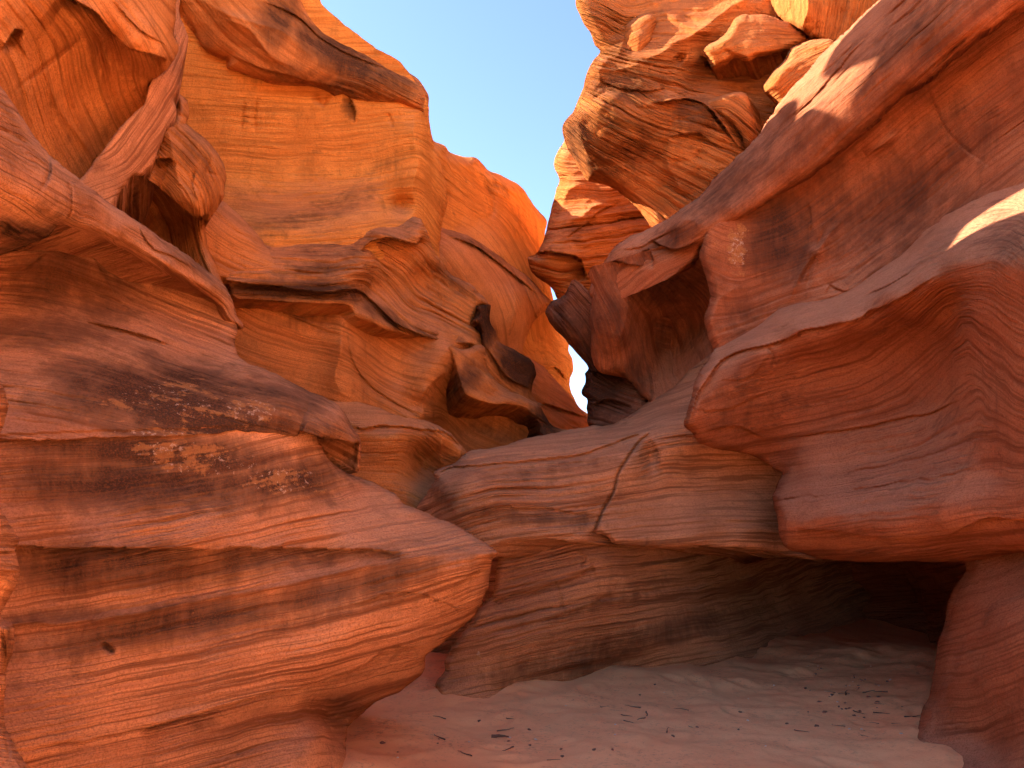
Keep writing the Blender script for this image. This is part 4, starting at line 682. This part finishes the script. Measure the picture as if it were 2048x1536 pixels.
def sand_material():
    m = bpy.data.materials.new('pink sand'); m.use_nodes = True; t = m.node_tree; N = t.nodes; L = t.links
    pb = N['Principled BSDF']; pb.inputs['Roughness'].default_value = 0.95; pb.inputs['Specular IOR Level'].default_value = 0.1
    tc = N.new('ShaderNodeTexCoord')
    def nz(s, d=4, r=.6):
        q = N.new('ShaderNodeTexNoise'); q.inputs['Scale'].default_value = s; q.inputs['Detail'].default_value = d; q.inputs['Roughness'].default_value = r
        L.new(tc.outputs['Object'], q.inputs['Vector']); return q.outputs['Fac']
    def ramp(v, a, b, c0=(0, 0, 0), c1=(1, 1, 1)):
        r = N.new('ShaderNodeValToRGB'); e = r.color_ramp.elements
        e[0].position = a; e[1].position = b; e[0].color = (*c0, 1); e[1].color = (*c1, 1); L.new(v, r.inputs[0]); return r.outputs[0]
    def mix(f, a, b):
        q = N.new('ShaderNodeMix'); q.data_type = 'RGBA'
        for s, v in ((q.inputs[0], f), (q.inputs[6], a), (q.inputs[7], b)):
            if isinstance(v, tuple): s.default_value = (*v, 1)
            else: L.new(v, s)
        return q.outputs[2]
    def mul(a, b):
        q = N.new('ShaderNodeMath'); q.operation = 'MULTIPLY'
        for i, v in enumerate((a, b)):
            if isinstance(v, (int, float)): q.inputs[i].default_value = v
            else: L.new(v, q.inputs[i])
        return q.outputs[0]
    base = mix(ramp(nz(1.1, 5), .35, .68), (0.90, 0.375, 0.165), (0.95, 0.47, 0.215))
    patch = ramp(nz(1.6, 4), .40, .62)
    dots = mul(ramp(nz(26, 6, .75), .54, .60), patch)
    c = mix(mul(dots, .5), base, (0.30, 0.13, 0.075))
    gr = ramp(nz(180, 3, .7), .3, .7)
    c = mix(mul(gr, .30), c, (0.95, 0.54, 0.28))
    # thin lines of washed-up plant bits
    w = N.new('ShaderNodeMapping'); w.inputs['Scale'].default_value = (9, 26, 10); L.new(tc.outputs['Object'], w.inputs[0])
    q = N.new('ShaderNodeTexNoise'); q.inputs['Scale'].default_value = 1; q.inputs['Detail'].default_value = 6; q.inputs['Roughness'].default_value = .7; q.inputs['Distortion'].default_value = 1.5
    L.new(w.outputs[0], q.inputs['Vector'])
    c = mix(mul(ramp(q.outputs['Fac'], .60, .70), .45), c, (0.34, 0.16, 0.10))
    L.new(c, pb.inputs['Base Color'])
    b = N.new('ShaderNodeBump'); b.inputs['Strength'].default_value = .45; b.inputs['Distance'].default_value = .015
    add = N.new('ShaderNodeMath'); add.operation = 'ADD'; L.new(nz(9, 5), add.inputs[0]); L.new(mul(nz(60, 4, .7), .4), add.inputs[1])
    L.new(add.outputs[0], b.inputs['Height']); L.new(b.outputs[0], pb.inputs['Normal'])
    return m
SAND = sand_material()

def grid_sheet(xs, ys):
    X, Y = np.meshgrid(xs, ys); n, m = X.shape
    V = np.c_[X.ravel(), Y.ravel(), ground_z(X.ravel(), Y.ravel())]
    i = np.arange(n * m).reshape(n, m)
    F = np.stack([i[:-1, :-1], i[:-1, 1:], i[1:, 1:], i[1:, :-1]], -1).reshape(-1, 4)
    return V, F
xs = np.r_[-400, -150, -60, -25, -12, np.arange(-6, 8, .028), 12, 25, 60, 150, 400]
ys = np.r_[-400, -100, -40, -12, -5, np.linspace(-2, 3.4, 40), np.arange(3.5, 11, .028), np.linspace(11.2, 20, 40), 30, 60, 150, 400]
V, F = grid_sheet(xs, ys)
g = mesh_obj('ground', V, F, SAND); g['kind'] = 'structure'

# ================================================================== unseen rock masses added around the view to bounce or block light
def mass(name, label, base, mat, cx, cy, cz, rx, ry, rz, seed, res=70):
    u = np.linspace(0, 2 * np.pi, res, endpoint=False); v = np.linspace(0.02, np.pi - 0.02, res // 2)
    U, Vv = np.meshgrid(u, v)
    e = .55
    sg = lambda a: np.sign(a) * np.abs(a) ** e
    P = np.stack([sg(np.cos(U)) * sg(np.sin(Vv)), sg(np.sin(U)) * sg(np.sin(Vv)), sg(np.cos(Vv))], -1).reshape(-1, 3)
    Q = P * np.array([rx, ry, rz]) + np.array([cx, cy, cz])
    Nn = P / np.linalg.norm(P, axis=1)[:, None]
    amp = min(rx, ry, rz) * .30
    Q = Q + Nn * (fbm(Q / 3.5, 4, seed) * amp * .5 + n1(Q[:, 2] * 2.2 + fbm(Q / 2.5, 2, seed + 8), seed + 3) * .12)[:, None]
    n, m = U.shape; i = np.arange(n * m).reshape(n, m); j = np.roll(i, -1, 1)
    F = np.stack([i[:-1], i[1:], j[1:], j[:-1]], -1).reshape(-1, 4)
    A = {'bed': (Q[:, 2] * 220), 'stain_shade': np.clip(fbm(Q / 3, 3, seed + 5), 0, .5), 'lichen': np.zeros(len(Q)), 'rib': np.full(len(Q), .9)}
    o = mesh_obj(name, Q, F, mat, None, A, (cx, cy, 0))
    return tag(o, label, 'cliff')
mass('unseen_rock', 'unseen rock mass added beyond the slanting fin to bounce sunlight', None, PALE_ROCK, 11.0, 11.0, 7.0, 4.2, 5.5, 8.5, 901)  # added out of view as a sunlit bounce surface
mass('unseen_rock', 'unseen right canyon wall behind the viewer, added to bounce warm sunlight', None, PALE_ROCK, 8.6, -3.2, 2.6, 3.6, 6.2, 4.9, 905)  # out of view, placed for warm fill on buttress and sand
mass('unseen_rock', 'unseen left canyon wall behind the viewer, shaped low to let sunlight in', None, PALE_ROCK, -9.5, -5.0, 0.8, 3.6, 6.0, 2.2, 909)  # out of view, kept low so sun reaches the mass opposite
mass('sun_blocker', 'unseen pinnacle added on the left rim to shade the slanting fin', None, RED, -5.7, 9.05, 6.9, 0.8, 0.55, 6.5, 913)  # invented out of view to block sun from the fin
mass('sun_blocker_top', 'unseen block added above the pinnacle to shade the upper fin', None, RED, -5.7, 9.5, 13.9, 0.9, 1.15, 0.95, 919)  # invented sun block, limits the lit patch from above
mass('unseen_rock', 'unseen mass added above the orange dome to shade the lower fin', None, ORANGE, -5.3, 11.0, 6.4, 1.4, 1.05, 5.6, 917)  # added sun block, limits the lit patch from below
mass('unseen_rock', 'unseen mass added above the striped block to shade the right slab', None, ORANGE, -5.9, 7.0, 5.2, 1.1, 1.5, 4.6, 921)  # added out of view to cut sun on the right ramp
mass('unseen_rock', 'unseen mass added behind the scooped slab to keep skylight from the cave', None, DARKRED, 6.5, 10.6, 4.0, 3.4, 3.2, 2.5, 931)  # added hidden cover that darkens the cave

# ================================================================== litter on the sand
rng = random.Random(5)
def stone_mesh(seed):
    u = np.linspace(0, 2 * np.pi, 9, endpoint=False); v = np.linspace(.15, np.pi - .15, 6)
    U, Vv = np.meshgrid(u, v)
    P = np.stack([np.cos(U) * np.sin(Vv), np.sin(U) * np.sin(Vv), np.cos(Vv)], -1).reshape(-1, 3)
    P = P * (1 + .35 * fbm(P * 1.3 + seed, 2, seed))[:, None] * np.array([1, .7, .5])
    n, m = U.shape; i = np.arange(n * m).reshape(n, m); j = np.roll(i, -1, 1)
    F = np.stack([i[:-1], i[1:], j[1:], j[:-1]], -1).reshape(-1, 4)
    V = np.r_[P, [P[:m].mean(0)], [P[-m:].mean(0)]]
    k = np.arange(m); F = np.r_[F, np.c_[np.roll(k, -1) , np.full(m, n * m), k, np.full(m, -1)], np.c_[i[-1], np.full(m, n * m + 1), np.roll(i[-1], -1), np.full(m, -1)]]
    return V, F
def plain(name, c):
    m = bpy.data.materials.new(name); m.use_nodes = True; N = m.node_tree.nodes; L = m.node_tree.links
    q = N.new('ShaderNodeTexNoise'); q.inputs['Scale'].default_value = 60; r = N.new('ShaderNodeValToRGB')
    r.color_ramp.elements[0].color = (*[.55 * x for x in c], 1); r.color_ramp.elements[1].color = (*c, 1)
    tc = N.new('ShaderNodeTexCoord'); L.new(tc.outputs['Object'], q.inputs['Vector'])
    L.new(q.outputs['Fac'], r.inputs[0]); L.new(r.outputs[0], N['Principled BSDF'].inputs['Base Color']); N['Principled BSDF'].inputs['Roughness'].default_value = .9
    return m
STONE = plain('dark stone', (0.22, 0.095, 0.06)); PALE = plain('pale chip', (0.80, 0.60, 0.46)); WOOD = plain('dry wood', (0.17, 0.09, 0.06))
def on_sand(px, py):
    D = np.arange(4.0, 11.5, .01); Q = at(np.full(len(D), px), np.full(len(D), py), D)
    k = np.nonzero(Q[:, 2] <= ground_z(Q[:, 0], Q[:, 1]))[0]
    return Q[k[0]] if len(k) else None
def spots(n, lst):
    out = []
    while len(out) < n:
        cx, cy, rx, ry = rng.choice(lst)
        q = on_sand(cx + rng.uniform(-rx, rx), cy + rng.uniform(-ry, ry))
        if q is not None: out.append(q)
    return out
def scatter(name, label, cat, group, make, mat, where, s0, s1):
    protos = []
    for i, p in enumerate(where):
        if i < 3:
            V, F = make(i); o = mesh_obj(name, V, F, mat); protos.append(o)
        else:
            o = protos[i % 3].copy(); SC.collection.objects.link(o)
        s = rng.uniform(s0, s1); o.scale = (s, s, s); o.rotation_euler = (0, 0, rng.uniform(0, 6.28))
        o.location = (p[0], p[1], p[2] + .12 * s); tag(o, label, cat, group)
def twig_mesh(seed):
    r = random.Random(seed); pts = [np.array([0., 0, 0])]
    a = 0
    for k in range(6):
        a += r.uniform(-.5, .5); pts.append(pts[-1] + np.array([math.cos(a), math.sin(a), r.uniform(-.06, .12)]) * .22)
    V = []; F = []
    for k, p in enumerate(pts):
        w = .05 * (1 - k / 9)
        for t in range(5): V.append(p + np.array([0, math.cos(t * 1.2566) * w, math.sin(t * 1.2566) * w]))
    for k in range(len(pts) - 1):
        for t in range(5): F.append([k * 5 + t, k * 5 + (t + 1) % 5, k * 5 + 5 + (t + 1) % 5, k * 5 + 5 + t])
    return np.array(V), np.array(F)
area = [(1250, 1440, 500, 80), (1500, 1400, 250, 60), (1700, 1380, 90, 50), (1720, 1430, 90, 40), (1000, 1490, 250, 40)]
scatter('stone', 'small dark stone lying loose on the pink sand floor', 'stone', 'small stones on the sand', lambda i: stone_mesh(20 + i), STONE, spots(48, area), .008, .022)
scatter('stone_chip', 'tiny pale stone chip lying on the pink sand floor', 'stone', 'pale chips on the sand', lambda i: stone_mesh(40 + i), PALE, spots(26, area), .007, .015)
scatter('twig', 'short dry dark twig lying on the pink sand floor', 'twig', 'dry twigs on the sand', lambda i: twig_mesh(60 + i), WOOD, spots(38, [(1700, 1370, 100, 50), (1740, 1420, 70, 40), (1500, 1420, 300, 70), (1100, 1470, 300, 60)]), .05, .13)
p = on_sand(983, 1476); V, F = twig_mesh(77)
o = mesh_obj('twig', V * np.array([1, .5, 1]) , F, WOOD); o.location = (p[0], p[1], p[2] + .01); o.scale = (.12, .3, .3); o.rotation_euler = (0, 0, -.2)
tag(o, 'thick stub of brown driftwood lying alone on the open sand below the pointed nose', 'twig')
